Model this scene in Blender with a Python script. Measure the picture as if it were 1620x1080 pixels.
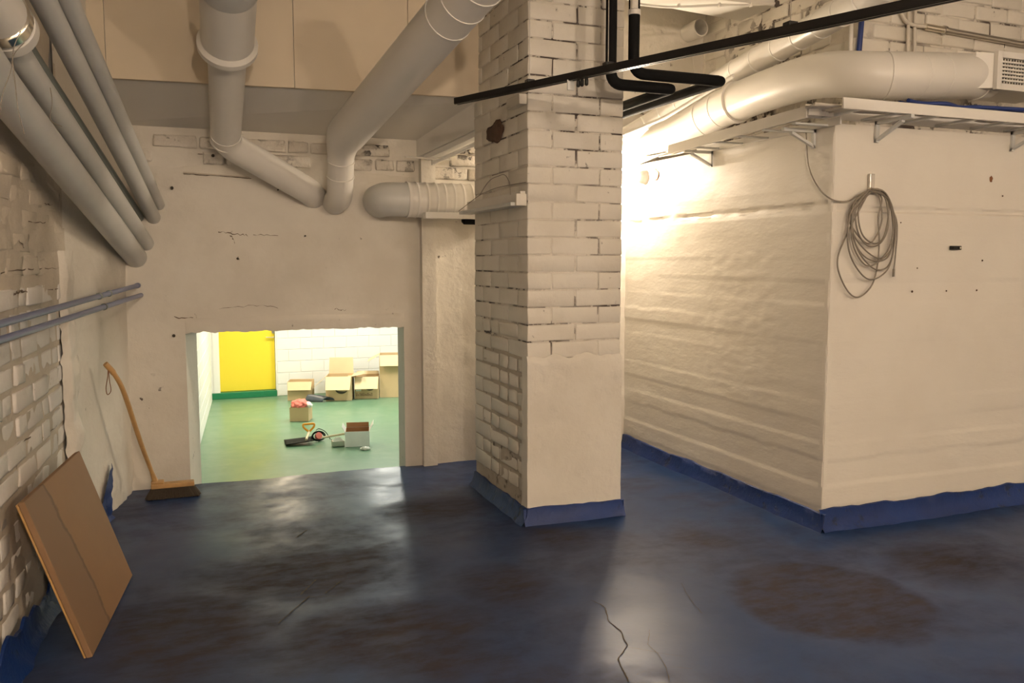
import bpy, bmesh, math, random
from mathutils import Vector, Matrix, noise
random.seed(7)
for o in list(bpy.data.objects): bpy.data.objects.remove(o)
scene = bpy.context.scene
COL = scene.collection

# ------------------------------------------------------------------ camera
H = 1.45                       # eye height
FPX, CX, CY, HOR = 1327.0, 810.0, 540.0, 413.0
PITCH = math.atan((CY-HOR)/FPX); YAW = math.radians(21.123)
FW = Vector((math.sin(YAW)*math.cos(PITCH), math.cos(YAW)*math.cos(PITCH), -math.sin(PITCH)))
RT = Vector((math.cos(YAW), -math.sin(YAW), 0)); UP = RT.cross(FW)
CAM = Vector((0, 0, H))
cd = bpy.data.cameras.new('camera'); cam = bpy.data.objects.new('camera', cd); COL.objects.link(cam)
cd.sensor_width = 36; cd.lens = FPX/1620*36; cd.clip_start = .05; cd.clip_end = 60
cam.matrix_world = Matrix(((RT.x, UP.x, -FW.x, 0), (RT.y, UP.y, -FW.y, 0), (RT.z, UP.z, -FW.z, H), (0, 0, 0, 1)))
scene.camera = cam
# ------------------------------------------------------------------ world, exposure (the lamps stand in their builders at the end)
w = bpy.data.worlds.new('world'); scene.world = w; w.use_nodes = True
w.node_tree.nodes['Background'].inputs[0].default_value = (.9, .8, .65, 1)
w.node_tree.nodes['Background'].inputs[1].default_value = .02
vs = scene.view_settings
vs.view_transform = 'Standard'; vs.look = 'None'; vs.gamma = 1; vs.use_curve_mapping = False
vs.exposure = 0.0
LAMP_RIGHT, LAMP_BACK, FILL_LEFT, LAMP_WALL, LAMP_GREEN = 185, 960, 1330, 395, 66      # watts; the left one is an added fill
WARM = (1, .80, .62); WARM2 = (1, .82, .62); COOL = (1, .98, .88)

# pixel -> point on a plane the thing touches
def ray(x, y): return FW*FPX + RT*(x-CX) - UP*(y-CY)
def gz(x, y, z=0.0): d = ray(x, y); return CAM + d*((z-H)/d.z)
def gY(x, y, Y): d = ray(x, y); return CAM + d*(Y/d.y)
def gX(x, y, X): d = ray(x, y); return CAM + d*(X/d.x)
def at(x, y, D): return CAM + ray(x, y)*(D/FPX)

# ------------------------------------------------------------------ object helpers
def tag(o, label=None, cat=None, group=None, kind=None):
    if label: o['label'] = label
    if cat: o['category'] = cat
    if group: o['group'] = group
    if kind: o['kind'] = kind
    return o
def empty(name, loc=(0, 0, 0), rz=0, label=None, cat=None, group=None):
    o = bpy.data.objects.new(name, None); COL.objects.link(o); o.location = loc; o.rotation_euler = (0, 0, rz)
    o.empty_display_size = .05
    return tag(o, label, cat, group)
def setparent(o, p, local=False):
    o.parent = p
    if not local and p.type == 'EMPTY': o.matrix_parent_inverse = Matrix.Translation(-p.location)
def mesh_obj(name, bm, mat, parent=None, smooth=False, local=False, center=True):
    me = bpy.data.meshes.new(name); bm.normal_update(); bm.to_mesh(me); bm.free()
    o = bpy.data.objects.new(name, me); COL.objects.link(o)
    if mat: me.materials.append(mat)
    if smooth:
        for p in me.polygons: p.use_smooth = True
        if smooth != True: me.set_sharp_from_angle(angle=math.radians(smooth))
    if parent: setparent(o, parent, local)
    return o
def box(bm, x0, x1, y0, y1, z0, z1):
    v = [bm.verts.new(p) for p in ((x0,y0,z0),(x1,y0,z0),(x1,y1,z0),(x0,y1,z0),(x0,y0,z1),(x1,y0,z1),(x1,y1,z1),(x0,y1,z1))]
    for f in ((0,3,2,1),(4,5,6,7),(0,1,5,4),(1,2,6,5),(2,3,7,6),(3,0,4,7)): bm.faces.new([v[i] for i in f])
    return v
def hexa(bm, a, b):
    """a, b: two quads (4 points each), joined into a solid"""
    va = [bm.verts.new(p) for p in a]; vb = [bm.verts.new(p) for p in b]
    bm.faces.new(va[::-1]); bm.faces.new(vb)
    for i in range(4): bm.faces.new((va[i], va[(i+1) % 4], vb[(i+1) % 4], vb[i]))
def rbox(x0, x1, y0, y1, z0, z1, r=.004, seg=2):
    bm = bmesh.new(); box(bm, x0, x1, y0, y1, z0, z1)
    bmesh.ops.recalc_face_normals(bm, faces=bm.faces)
    bmesh.ops.bevel(bm, geom=bm.edges[:], offset=r, segments=seg, affect='EDGES', profile=.5)
    return bm
def fillet(pts, rad, n=7):
    pts = [Vector(p) for p in pts]; out = [pts[0]]
    for i in range(1, len(pts)-1):
        a, b, c = pts[i-1], pts[i], pts[i+1]
        r = rad[i] if isinstance(rad, (list, tuple)) else rad
        la, lc = (a-b).length, (c-b).length; r_ = min(r, la*.49, lc*.49)
        p, q = b+(a-b).normalized()*r_, b+(c-b).normalized()*r_
        for k in range(n+1):
            t = k/n; out.append(p*(1-t)**2+b*2*t*(1-t)+q*t*t)
    out.append(pts[-1]); return out
def resample(pts, step):
    out = [pts[0]]; s = [0]; tot = 0
    for a, b in zip(pts, pts[1:]):
        L = (b-a).length; k = max(1, int(L/step))
        for i in range(1, k+1): out.append(a.lerp(b, i/k)); s.append(tot+L*i/k)
        tot += L
    return out, s, tot
def tube(bm, pts, r, seg=16, caps=True, flat=1.0, sock=False):
    """r: number, list or function of (arc, total)"""
    pts = [Vector(p) for p in pts]; n = len(pts)
    s = [0]
    for a, b in zip(pts, pts[1:]): s.append(s[-1]+(b-a).length)
    T = []
    for i in range(n):
        d = pts[min(i+1, n-1)]-pts[max(i-1, 0)]; T.append(d.normalized() if d.length > 1e-9 else (T[-1] if T else Vector((0, 0, 1))))
        if sock and i and T[i].dot(T[i-1]) < 0: T[i] = -T[i]
    ref = Vector((0, 0, 1)) if abs(T[0].z) < .9 else Vector((1, 0, 0))
    N = (ref-T[0]*ref.dot(T[0])).normalized(); rings = []
    for i in range(n):
        N = (N-T[i]*N.dot(T[i])).normalized(); B = T[i].cross(N)
        rr = r[i] if isinstance(r, (list, tuple)) else (r(s[i], s[-1]) if callable(r) else r)
        rings.append([bm.verts.new(pts[i]+(N*math.cos(a)*flat+B*math.sin(a))*rr) for a in (2*math.pi*k/seg for k in range(seg))])
    for a, b in zip(rings, rings[1:]):
        for k in range(seg): bm.faces.new((a[k], a[(k+1) % seg], b[(k+1) % seg], b[k]))
    if caps: bm.faces.new(rings[0][::-1]); bm.faces.new(rings[-1])
    return rings
def pipe(name, pts, r, mat, parent=None, seg=16, bend=0, step=None, smooth=45, ridges=None, caps=True):
    pts = [Vector(p) for p in pts]
    if bend: pts = fillet(pts, bend)
    R = r
    if step:
        pts, s, tot = resample(pts, step)
    if ridges:
        sp, ht, r0, r1 = ridges
        def R(s_, t_):
            base = r0+(r1-r0)*s_/t_; ph = (s_ % sp)/sp
            return base+(ht if ph < step*1.01/sp else 0)
    bm = bmesh.new(); tube(bm, pts, R, seg, caps)
    return mesh_obj(name, bm, mat, parent, smooth)
def ring(bm, c, ax, r, t, L, seg=24):
    """a band round an axis"""
    c = Vector(c); ax = Vector(ax).normalized()
    tube(bm, [c-ax*L/2, c-ax*L/2*.8, c+ax*L/2*.8, c+ax*L/2], [r, r+t, r+t, r], seg)
def fbm(p, sc, oc=3):
    return noise.fractal(Vector(p)*sc, 1.0, 2.0, oc, noise_basis='PERLIN_ORIGINAL')
def panel(bm, o, u, v, nu, nv, nrm, disp=None, skip=None):
    """displaced grid sheet"""
    o, u, v, nrm = Vector(o), Vector(u), Vector(v), Vector(nrm)
    G = []
    for j in range(nv+1):
        row = []
        for i in range(nu+1):
            p = o+u*(i/nu)+v*(j/nv)
            if disp: p = p+nrm*disp(p, i/nu, j/nv)
            row.append(bm.verts.new(p))
        G.append(row)
    flip = u.cross(v).dot(nrm) < 0
    for j in range(nv):
        for i in range(nu):
            if skip and skip(i, j): continue
            q = (G[j][i], G[j][i+1], G[j+1][i+1], G[j+1][i])
            bm.faces.new(q[::-1] if flip else q)
    return G

# ------------------------------------------------------------------ materials
class MB:
    def __init__(s, name):
        s.m = bpy.data.materials.new(name); s.m.use_nodes = True; s.t = s.m.node_tree
        s.b = s.t.nodes['Principled BSDF']; s.pos = s.t.nodes.new('ShaderNodeNewGeometry').outputs['Position']
    def n(s, k, **kw):
        x = s.t.nodes.new(k)
        for a, b in kw.items(): setattr(x, a, b)
        return x
    def l(s, a, b): s.t.links.new(a, b)
    def inp(s, node, name, v):
        if hasattr(v, 'is_linked') or isinstance(v, bpy.types.NodeSocket): s.l(v, node.inputs[name])
        else: node.inputs[name].default_value = v
    def noise(s, scale, detail=4, rough=.55, vec=None, dist=0, stretch=None):
        x = s.n('ShaderNodeTexNoise'); x.inputs['Scale'].default_value = scale; x.inputs['Detail'].default_value = detail
        x.inputs['Roughness'].default_value = rough; x.inputs['Distortion'].default_value = dist
        v = vec or s.pos
        if stretch:
            mp = s.n('ShaderNodeMapping'); mp.inputs['Scale'].default_value = stretch; s.l(v, mp.inputs['Vector']); v = mp.outputs['Vector']
        s.l(v, x.inputs['Vector']); return x.outputs['Fac']
    def ramp(s, f, lo, hi, a=0, b=1):
        x = s.n('ShaderNodeMapRange', interpolation_type='SMOOTHSTEP')
        s.l(f, x.inputs['Value']); x.inputs['From Min'].default_value = lo; x.inputs['From Max'].default_value = hi
        x.inputs['To Min'].default_value = a; x.inputs['To Max'].default_value = b; return x.outputs['Result']
    def math(s, op, a, b=0):
        x = s.n('ShaderNodeMath', operation=op)
        for i, v in enumerate((a, b)):
            if isinstance(v, bpy.types.NodeSocket): s.l(v, x.inputs[i])
            else: x.inputs[i].default_value = v
        return x.outputs[0]
    def mix(s, f, a, b):
        x = s.n('ShaderNodeMix', data_type='RGBA')
        for i, v in ((0, f), (6, a), (7, b)):
            if isinstance(v, bpy.types.NodeSocket): s.l(v, x.inputs[i])
            else: x.inputs[i].default_value = v if i == 0 else (*v, 1)
        return x.outputs[2]
    def bump(s, h, strength=.3, dist=.01):
        x = s.n('ShaderNodeBump'); x.inputs['Strength'].default_value = strength; x.inputs['Distance'].default_value = dist
        s.l(h, x.inputs['Height']); s.l(x.outputs['Normal'], s.b.inputs['Normal'])
    def col(s, c):
        if isinstance(c, bpy.types.NodeSocket): s.l(c, s.b.inputs['Base Color'])
        else: s.b.inputs['Base Color'].default_value = (*c, 1)
    def rough(s, r):
        if isinstance(r, bpy.types.NodeSocket): s.l(r, s.b.inputs['Roughness'])
        else: s.b.inputs['Roughness'].default_value = r
def paint(name, base, var, dirt=(.10, .075, .055), dscale=9, dlo=.62, dhi=.72, bump=.35, bscale=30, rough=.55, stretch=None, bdist=.01, damt=1.0):
    m = MB(name)
    c = m.mix(m.ramp(m.noise(2.2, 5, .6), .35, .7), base, var)
    d = m.math('MULTIPLY', m.ramp(m.noise(dscale, 6, .62, stretch=stretch), dlo, dhi), m.ramp(m.noise(1.7, 3), .42, .6, 0, damt))
    m.col(m.mix(d, c, dirt)); m.rough(rough)
    hgt = m.math('ADD', m.noise(bscale, 5, .6, stretch=stretch), m.math('MULTIPLY', m.noise(bscale*.22, 3, .5, stretch=stretch), 1.4))
    m.bump(m.math('SUBTRACT', hgt, d), bump, bdist); return m.m
def plain(name, c, rough=.5, metal=0, var=.12, nscale=14, bump=0):
    m = MB(name)
    m.col(m.mix(m.noise(nscale, 4, .6), tuple(x*(1-var) for x in c), tuple(min(1, x*(1+var)) for x in c)))
    m.rough(rough); m.b.inputs['Metallic'].default_value = metal
    if bump: m.bump(m.noise(60, 4), bump, .004)
    return m.m
def glow(name, c, s):
    m = MB(name); m.col((.8, .8, .8)); m.b.inputs['Emission Color'].default_value = (*c, 1); m.b.inputs['Emission Strength'].default_value = s
    return m.m
WHITE = (.72, .68, .60); WHITE2 = (.66, .615, .53)
M = {}
M['brick'] = paint('painted_brick', (.74, .70, .62), (.66, .615, .53), dscale=22, dlo=.66, dhi=.74, bump=.4, bscale=26, rough=.5, damt=.8)
M['joint'] = paint('painted_joint', (.72, .67, .59), (.64, .59, .51), (.07, .05, .04), dscale=11, dlo=.455, dhi=.53, bump=.7, bscale=40, rough=.7)
M['plaster'] = paint('painted_plaster', WHITE, WHITE2, dscale=16, dlo=.70, dhi=.76, bump=.45, bscale=22, rough=.5, bdist=.012)
M['render'] = paint('back_wall_render', (.70, .66, .58), (.63, .585, .505), dscale=13, dlo=.67, dhi=.73, bump=.35, bscale=14, rough=.55, bdist=.015)
M['rubble'] = paint('rough_wall_paint', (.70, .655, .575), (.60, .55, .475), (.07, .055, .045), dscale=12, dlo=.53, dhi=.61, bump=.8, bscale=30, rough=.6, bdist=.015)
M['leftbrick'] = paint('old_brick_paint', (.78, .76, .72), (.71, .67, .61), (.34, .28, .21), dscale=20, dlo=.64, dhi=.76, bump=.5, bscale=34, rough=.5)
M['mortar'] = paint('bare_mortar', (.53, .47, .385), (.46, .40, .32), (.10, .075, .055), dscale=14, dlo=.56, dhi=.68, bump=.8, bscale=36, rough=.8)
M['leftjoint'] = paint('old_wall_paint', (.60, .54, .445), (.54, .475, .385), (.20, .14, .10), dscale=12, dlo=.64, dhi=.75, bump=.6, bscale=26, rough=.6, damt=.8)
M['board_concrete'] = paint('board_marked_concrete', (.72, .68, .60), (.69, .645, .565), (.16, .12, .09), dscale=26, dlo=.74, dhi=.79, bump=.22, bscale=24, rough=.42, stretch=(1, 1, 3), bdist=.006)
M['cream'] = plain('soffit_board', (.68, .58, .43), .6, var=.06, nscale=3)
M['whitepaint'] = plain('matt_white_paint', (.70, .67, .61), .5, var=.05, nscale=4)
M['ceil'] = plain('ceiling_paint', (.62, .58, .50), .7, var=.08, nscale=3)
M['duct'] = plain('white_duct', (.74, .71, .65), .35, var=.04, nscale=5)
M['greypipe'] = plain('grey_white_pipe', (.60, .60, .57), .4, var=.10, nscale=6)
M['darkpipe'] = plain('dull_grey_pipe', (.22, .25, .23), .5, var=.1)
M['bluepipe'] = plain('blue_grey_pipe', (.17, .20, .33), .35, var=.12, nscale=30)
M['black'] = plain('black_foam', (.006, .006, .006), .8, var=.3, nscale=40, bump=.2)
M['track'] = plain('black_metal', (.012, .011, .010), .35, var=.2)
M['steel'] = plain('steel', (.55, .52, .48), .3, 1, .1)
M['chrome'] = plain('bright_metal', (.85, .8, .7), .15, 1, .05)
M['cable'] = plain('grey_cable', (.22, .19, .15), .5, var=.15)
M['whitecable'] = plain('white_cable', (.62, .57, .49), .5, var=.1)
M['bluecable'] = plain('blue_cable', (.01, .03, .16), .45)
M['bluepaint'] = paint('blue_skirting_paint', (.003, .028, .15), (.002, .019, .105), (.005, .008, .02), dscale=14, dlo=.55, dhi=.68, bump=.5, bscale=30, rough=.5, bdist=.008)
M['wood'] = plain('bare_wood', (.46, .27, .10), .45, var=.25, nscale=25)
M['bristle'] = plain('bristle', (.035, .024, .014), .8, var=.5, nscale=120)
M['card'] = plain('cardboard', (.58, .42, .235), .75, var=.07, nscale=6)
M['cardin'] = plain('cardboard_inside', (.70, .55, .34), .75, var=.07, nscale=6)
M['cardbrown'] = plain('brown_cardboard', (.36, .17, .07), .8, var=.1)
M['print'] = plain('dark_print', (.05, .04, .025), .7)
M['redprint'] = plain('faded_print', (.20, .11, .07), .7)
M['label'] = plain('paper_label', (.75, .78, .72), .6)
M['whitecard'] = plain('white_cardboard', (.76, .76, .72), .5, var=.05)
M['pink'] = plain('pink_cloth', (.85, .22, .18), .8, var=.2, nscale=10)
M['whitecloth'] = plain('white_paper', (.85, .83, .78), .7)
M['darkbag'] = plain('grey_plastic', (.07, .08, .10), .35, var=.3)
M['orange'] = plain('orange_plastic', (.85, .36, .02), .35)
M['blackpl'] = plain('black_plastic', (.008, .010, .008), .7)
M['palewood'] = plain('pale_wood', (.78, .66, .45), .5)
M['yellow'] = plain('yellow_door_paint', (.88, .70, .05), .35, var=.03, nscale=2)
M['greenwall'] = plain('white_block_paint', (.84, .84, .82), .5, var=.02, nscale=3)
M['greentrim'] = plain('green_skirting_paint', (.015, .20, .09), .35)
M['redspot'] = plain('rust', (.22, .09, .035), .8)
M['crackline'] = plain('crack_shade', (.16, .12, .085), .9)
M['pit'] = plain('broken_brick', (.10, .055, .035), .9, var=.5, nscale=40, bump=.6)
for k in ('black', 'blackpl', 'track'): M[k].node_tree.nodes['Principled BSDF'].inputs['Specular IOR Level'].default_value = .15 if k != 'track' else .3
# leaning board: brown with a darker damp strip along its near edge
m = MB('damp_hardboard')
sep = m.n('ShaderNodeSeparateXYZ'); tc = m.n('ShaderNodeTexCoord'); m.l(tc.outputs['Object'], sep.inputs[0])
wv = m.math('ADD', sep.outputs['X'], m.math('MULTIPLY', m.math('SUBTRACT', m.noise(5, 4, .6, vec=tc.outputs['Object']), .5), .16))
edge = m.math('ADD', wv, m.math('MULTIPLY', sep.outputs['Y'], .10))
dmp = m.ramp(edge, .315, .335, 1, 0)
rim = m.math('MULTIPLY', m.ramp(edge, .30, .325), m.ramp(edge, .325, .345, 1, 0))
c = m.mix(m.noise(9, 5, .6), (.31, .17, .068), (.265, .14, .056))
c = m.mix(m.math('MULTIPLY', dmp, .75), c, (.21, .125, .065)); c = m.mix(m.math('MULTIPLY', rim, .8), c, (.12, .065, .03))
m.col(c); m.rough(.6); M['board'] = m.m
# blue floor with worn patches
m = MB('blue_floor_paint')
def blob(cx, cy, rx, ry, rot, soft=.35, dist=.5):
    mp = m.n('ShaderNodeMapping', vector_type='TEXTURE'); mp.inputs['Location'].default_value = (cx, cy, 0); mp.inputs['Rotation'].default_value = (0, 0, rot)
    mp.inputs['Scale'].default_value = (rx, ry, 1e3); m.l(m.pos, mp.inputs['Vector'])
    ln = m.n('ShaderNodeVectorMath', operation='LENGTH'); m.l(mp.outputs['Vector'], ln.inputs[0])
    v = m.math('ADD', ln.outputs['Value'], m.math('MULTIPLY', m.math('SUBTRACT', m.noise(3.2, 6, .65), .5), dist*2))
    return m.ramp(v, 1-soft, 1.0, 1, 0)
worn = m.ramp(m.noise(1.3, 7, .66, dist=.3), .40, .74)
worn = m.math('MULTIPLY', worn, .75)
for px, py, rx, ry, rot, soft, dist in ((1310, 945, .46, .50, .2, .22, .22), (1500, 890, .55, .40, .3, .8, .5), (1120, 852, .22, .40, .5, .8, .6), (880, 850, .40, .36, 0, .9, .5), (700, 805, .48, .36, 0, .8, .4),
                                  (480, 905, .75, .55, 0, .7, .5), (600, 1000, .8, .45, 0, .8, .5), (690, 1040, .4, .3, 0, .8, .5), (300, 1000, .6, .8, 0, .8, .5), (800, 930, .35, .4, 0, .8, .5)):
    g = gz(px, py); worn = m.math('MAXIMUM', worn, m.math('MULTIPLY', blob(g.x, g.y, rx, ry, rot, soft, dist), .85))
streak = m.ramp(m.noise(6, 6, .7, stretch=(1, 2.2, 1)), .36, .66, .55, 1)
worn = m.math('MULTIPLY', worn, streak)
c = m.mix(m.noise(2.4, 6, .65), (.011, .032, .100), (.018, .050, .145))
brown = m.mix(m.noise(4, 6, .65), (.032, .029, .028), (.085, .062, .046))
c = m.mix(worn, c, brown)
m.col(c); m.rough(m.math('ADD', m.math('MULTIPLY', worn, .42), m.ramp(m.noise(5, 3, .5), .3, .7, .29, .36)))
m.l(m.math('SUBTRACT', .25, m.math('MULTIPLY', worn, .24)), m.b.inputs['Specular IOR Level'])
m.bump(m.math('ADD', m.noise(6, 3, .5), m.math('MULTIPLY', m.noise(30, 4, .6), .25)), .10, .010)
M['floor'] = m.m
m = MB('green_floor_paint')
c = m.mix(m.noise(1.3, 3, .5), (.125, .25, .155), (.145, .275, .175)); m.col(m.mix(m.ramp(m.noise(2.5, 3, .6), .55, .75), c, (.18, .30, .20)))
m.rough(m.ramp(m.noise(3, 3), .3, .7, .30, .38)); m.bump(m.noise(5, 2), .08, .01); M['greenfloor'] = m.m

# ================================================================== THE SETTING
YB = 5.73            # back wall plane
YF = 5.75            # edge of the blue floor
ZG = -.85            # lower floor
def fh(x, y): return fbm((x, y, 3.3), .9, 3)*.010+fbm((x, y, 9.1), 5, 2)*.0018
bm = bmesh.new()
G = panel(bm, (-1.6, -2.7, 0), (9.4, 0, 0), (0, YF+2.7, 0), 188, 170, (0, 0, 1), lambda p, u, v: fh(p.x, p.y) if v < 1 else fh(p.x, p.y)+.006*fbm((p.x*3, 0, 0), 1))
low = [bm.verts.new((v.co.x, v.co.y, ZG)) for v in G[-1]]
for i in range(len(low)-1): bm.faces.new((G[-1][i], low[i], low[i+1], G[-1][i+1]))
floor = mesh_obj('floor', bm, M['floor'], smooth=40)
tag(floor, 'worn glossy blue painted concrete floor with brown patches', 'floor', kind='structure')
# cracks in the floor paint
def crack(pix, wdt):
    pts = []
    for a, b in zip(pix, pix[1:]):
        for k in range(6): pts.append((a[0]+(b[0]-a[0])*k/6, a[1]+(b[1]-a[1])*k/6))
    pts.append(pix[-1]); bm = bmesh.new(); prev = None
    for i, (x, y) in enumerate(pts):
        g = gz(x+random.uniform(-1, 1), y); g.z = fh(g.x, g.y)+.0022; ww = wdt*random.uniform(.5, 1.2)
        cur = [bm.verts.new(g+Vector((-ww, 0, 0))), bm.verts.new(g+Vector((ww, 0, 0)))]
        if prev: bm.faces.new((prev[0], prev[1], cur[1], cur[0]))
        prev = cur
    mesh_obj('crack', bm, M['print'], floor)
def zr(x, y, sc=1620/340, ox=860, oy=920): return (ox+x/sc, oy+y/sc)
crack([zr(*p) for p in ((360,150),(430,180),(470,220),(490,310),(580,380),(630,490),(560,600),(610,690),(640,760))], .0028)
crack([zr(*p) for p in ((630,505),(700,515),(860,545),(920,640),(950,760))], .0014)
crack([zr(*p) for p in ((690,715),(760,680),(860,660),(1000,650),(1120,660))], .0014)
crack([zr(*p) for p in ((860,545),(960,560),(1060,570))], .001)
crack([zr(*p) for p in ((800,370),(785,480),(850,545))], .001)
crack([(1078, 925), (1092, 950), (1110, 972)], .0015)
# skid marks scuffed in the paint
for a, b in (((455,943),(535,940)), ((475,938),(500,915)), ((515,936),(538,918)), ((490,940),(440,985)), ((468,850),(486,838))):
    crack([a, ((a[0]+b[0])/2, (a[1]+b[1])/2), b], .0045)

# ---- back wall (with the hatch to the lower room)
OX0, OX1, OZ1 = -.025, 1.405, 1.005
def bdisp(p, u, v):
    d = fbm((p.x, p.z, 1.7), 1.2, 3)*.012+fbm((p.x, p.z, 5), 7, 3)*.004
    if p.z > 2.0: d -= .02*min(1, (p.z-2.0)/.08)+fbm((p.x, p.z, 8), 11, 3)*.014*min(1, (p.z-2.0)/.1)
    e = max(OX0-p.x, p.x-OX1, p.z-OZ1, 0)/.15
    return (d-.008)*min(1, e)
bm = bmesh.new()
WX0, WX1 = -.80, 3.7
def seg_panel(x0, x1, z0, z1):
    panel(bm, (x0, YB, z0), (x1-x0, 0, 0), (0, 0, z1-z0), max(2, int((x1-x0)/.028)), max(2, int((z1-z0)/.028)), (0, -1, 0), bdisp)
seg_panel(WX0, OX0, -.05, OZ1); seg_panel(OX1, WX1, -.05, OZ1); seg_panel(WX0, WX1, OZ1, 3.5)
YW = 5.93
hexa(bm, ((WX0, YB+.02, ZG), (OX0, YB+.02, ZG), (OX0+.07, YW, ZG), (WX0, YW, ZG)), ((WX0, YB+.02, OZ1), (OX0, YB+.02, OZ1), (OX0+.07, YW, OZ1), (WX0, YW, OZ1)))
box(bm, OX1, 8, YB+.02, YW, ZG, OZ1); box(bm, WX0, 8, YB+.02, YW, OZ1, 3.5)
bmesh.ops.recalc_face_normals(bm, faces=[f for f in bm.faces if len(f.verts) == 4 and f.calc_area() > .05])
# jamb returns joining the rough face to the wall core
for x, s in ((OX0, 1), (OX1, -1)):
    hexa(bm, ((x-.012*s, YB+.001, 0), (x+.002*s, YB+.001, 0), (x+.002*s, YB+.03, 0), (x-.012*s, YB+.03, 0)), ((x-.012*s, YB+.001, OZ1), (x+.002*s, YB+.001, OZ1), (x+.002*s, YB+.03, OZ1), (x-.012*s, YB+.03, OZ1)))
wall_back = mesh_obj('wall_back', bm, M['render'], smooth=50)
tag(wall_back, 'painted plaster back wall with a low square hatch', 'wall', kind='structure')
# lintel edge with chipped lower lip
bm = bmesh.new(); G = panel(bm, (OX0-.01, YB-.016, OZ1-.012), (OX1-OX0+.02, 0, 0), (0, 0, .1), 60, 5, (0, -1, 0), lambda p, u, v: (-.024 if v == 1 or u in (0, 1) else -.011+fbm((p.x, p.z, 2), 14, 2)*.005))
for v in G[0]: v.co.z += fbm((v.co.x, 0, 4), 16, 3)*.016
lo = [bm.verts.new((v.co.x, YW-.01, v.co.z)) for v in G[0]]
for i in range(len(lo)-1): bm.faces.new((G[0][i], lo[i], lo[i+1], G[0][i+1]))
o = mesh_obj('lintel_edge', bm, M['render'], wall_back, smooth=50)
# bare courses of brick right under the soffit
def brick_mesh(name, l, d, h, mat, seed, r=.008, jit=.003):
    rnd = random.Random(seed); bm = rbox(-l/2, l/2, -d/2, d/2, -h/2, h/2, min(r, h*.2), 2)
    for v in bm.verts: v.co += Vector((rnd.uniform(-jit, jit), rnd.uniform(-jit, jit), rnd.uniform(-jit, jit)))
    # twist the outline a little so that no two bricks are alike
    sx, sz = rnd.uniform(-.05, .05), rnd.uniform(-.015, .015)
    for v in bm.verts: v.co.z += v.co.x*sz; v.co.x += v.co.z*sx
    me = bpy.data.meshes.new(name); bm.normal_update(); bm.to_mesh(me); bm.free(); me.materials.append(mat)
    for p in me.polygons: p.use_smooth = True
    return me
class BrickBank:
    def __init__(s, mat, jit=.003, r=.008): s.b = {}; s.mat = mat; s.jit = jit; s.r = r
    def put(s, parent, c, l, d, h, rz=0, jl=.004, name='brick', sc=None):
        key = (round(l, 3), round(d, 3), round(h, 3)); v = s.b.setdefault(key, [])
        if len(v) < 4: v.append(brick_mesh('brick', l, d, h, s.mat, len(v)*31+int(l*1000), s.r, s.jit)); me = v[-1]
        else: me = random.choice(v)
        o = bpy.data.objects.new(name, me); COL.objects.link(o); setparent(o, parent)
        o.location = Vector(c)+Vector((random.uniform(-jl, jl), random.uniform(-jl, jl), random.uniform(-jl, jl)*.6)); o.rotation_euler = (random.uniform(-.004, .004), random.uniform(-.006, .006), rz)
        if sc: o.scale = sc
        return o
bk = BrickBank(M['rubble'], .005, .012)
for row, z in enumerate((2.10, 2.195)):
    x = -.30+(row % 2)*.13
    while x < 1.45:
        l = .255 if random.random() < .6 else .125
        if random.random() < .85: bk.put(wall_back, (x+l/2, YB+.028+random.uniform(-.006, .008), z), l, .06, .075)
        x += l+.018
for row, z in enumerate((2.06, 2.155, 2.25)):
    x = 1.62+(row % 2)*.13
    while x < 1.95:
        bk.put(wall_back, (x+.12, YB+.016, z), .25, .06, .08); x += .27
# cracks in the render
def wall_crack(pix, wdt, place, parent, mat='crackline'):
    bm = bmesh.new(); prev = None; k_ = 7
    pts = [(a[0]+(b[0]-a[0])*i/k_, a[1]+(b[1]-a[1])*i/k_) for a, b in zip(pix, pix[1:]) for i in range(k_)]+[pix[-1]]
    for x, y in pts:
        g = place(x+random.uniform(-1, 1), y+random.uniform(-1.6, 1.6)); ww = wdt*random.uniform(.1, 1.2)
        cur = [bm.verts.new(g+Vector((0, 0, -ww))), bm.verts.new(g+Vector((.001, .001, ww)))]
        if prev: bm.faces.new((prev[0], cur[0], cur[1], prev[1]))
        prev = cur
    mesh_obj('crack', bm, M[mat], parent)
def on_back(x, y):
    g = gY(x, y, YB); g.y -= bdisp(g, 0, 0)+.0022; return g
random.seed(17)
for pix, wd in (([(345, 366), (372, 370), (392, 372)], .003), ([(363, 371), (368, 377), (372, 386)], .005), ([(400, 371), (440, 373)], .002), ([(290, 275), (340, 277), (398, 283)], .003), ([(275, 502), (306, 503)], .003), ([(308, 494), (312, 506)], .002),
                ([(345, 488), (400, 483), (440, 486)], .0015), ([(530, 488), (548, 491)], .003), ([(240, 240), (330, 243)], .003), ([(376, 407), (379, 411)], .004), ([(250, 208), (300, 211), (330, 216)], .004), ([(420, 222), (470, 232)], .005), ([(464, 222), (466, 240)], .005), ([(480, 223), (482, 240)], .005), ([(545, 252), (640, 262)], .004)):
    wall_crack(pix, wd, on_back, wall_back)
# ---- pilaster and white casing beside the hatch
bm = bmesh.new(); panel(bm, (1.525, YB-.055, 0), (.10, 0, 0), (0, 0, 2.16), 4, 60, (0, -1, 0), lambda p, u, v: fbm((p.x, p.z, 6), 5, 2)*.003)
box(bm, 1.525, 1.625, YB-.05, YB+.01, 0, 2.16)
pil = mesh_obj('trim_1', bm, M['plaster'], smooth=40); tag(pil, 'narrow cream pilaster right of the hatch', 'pilaster', kind='structure')
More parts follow.
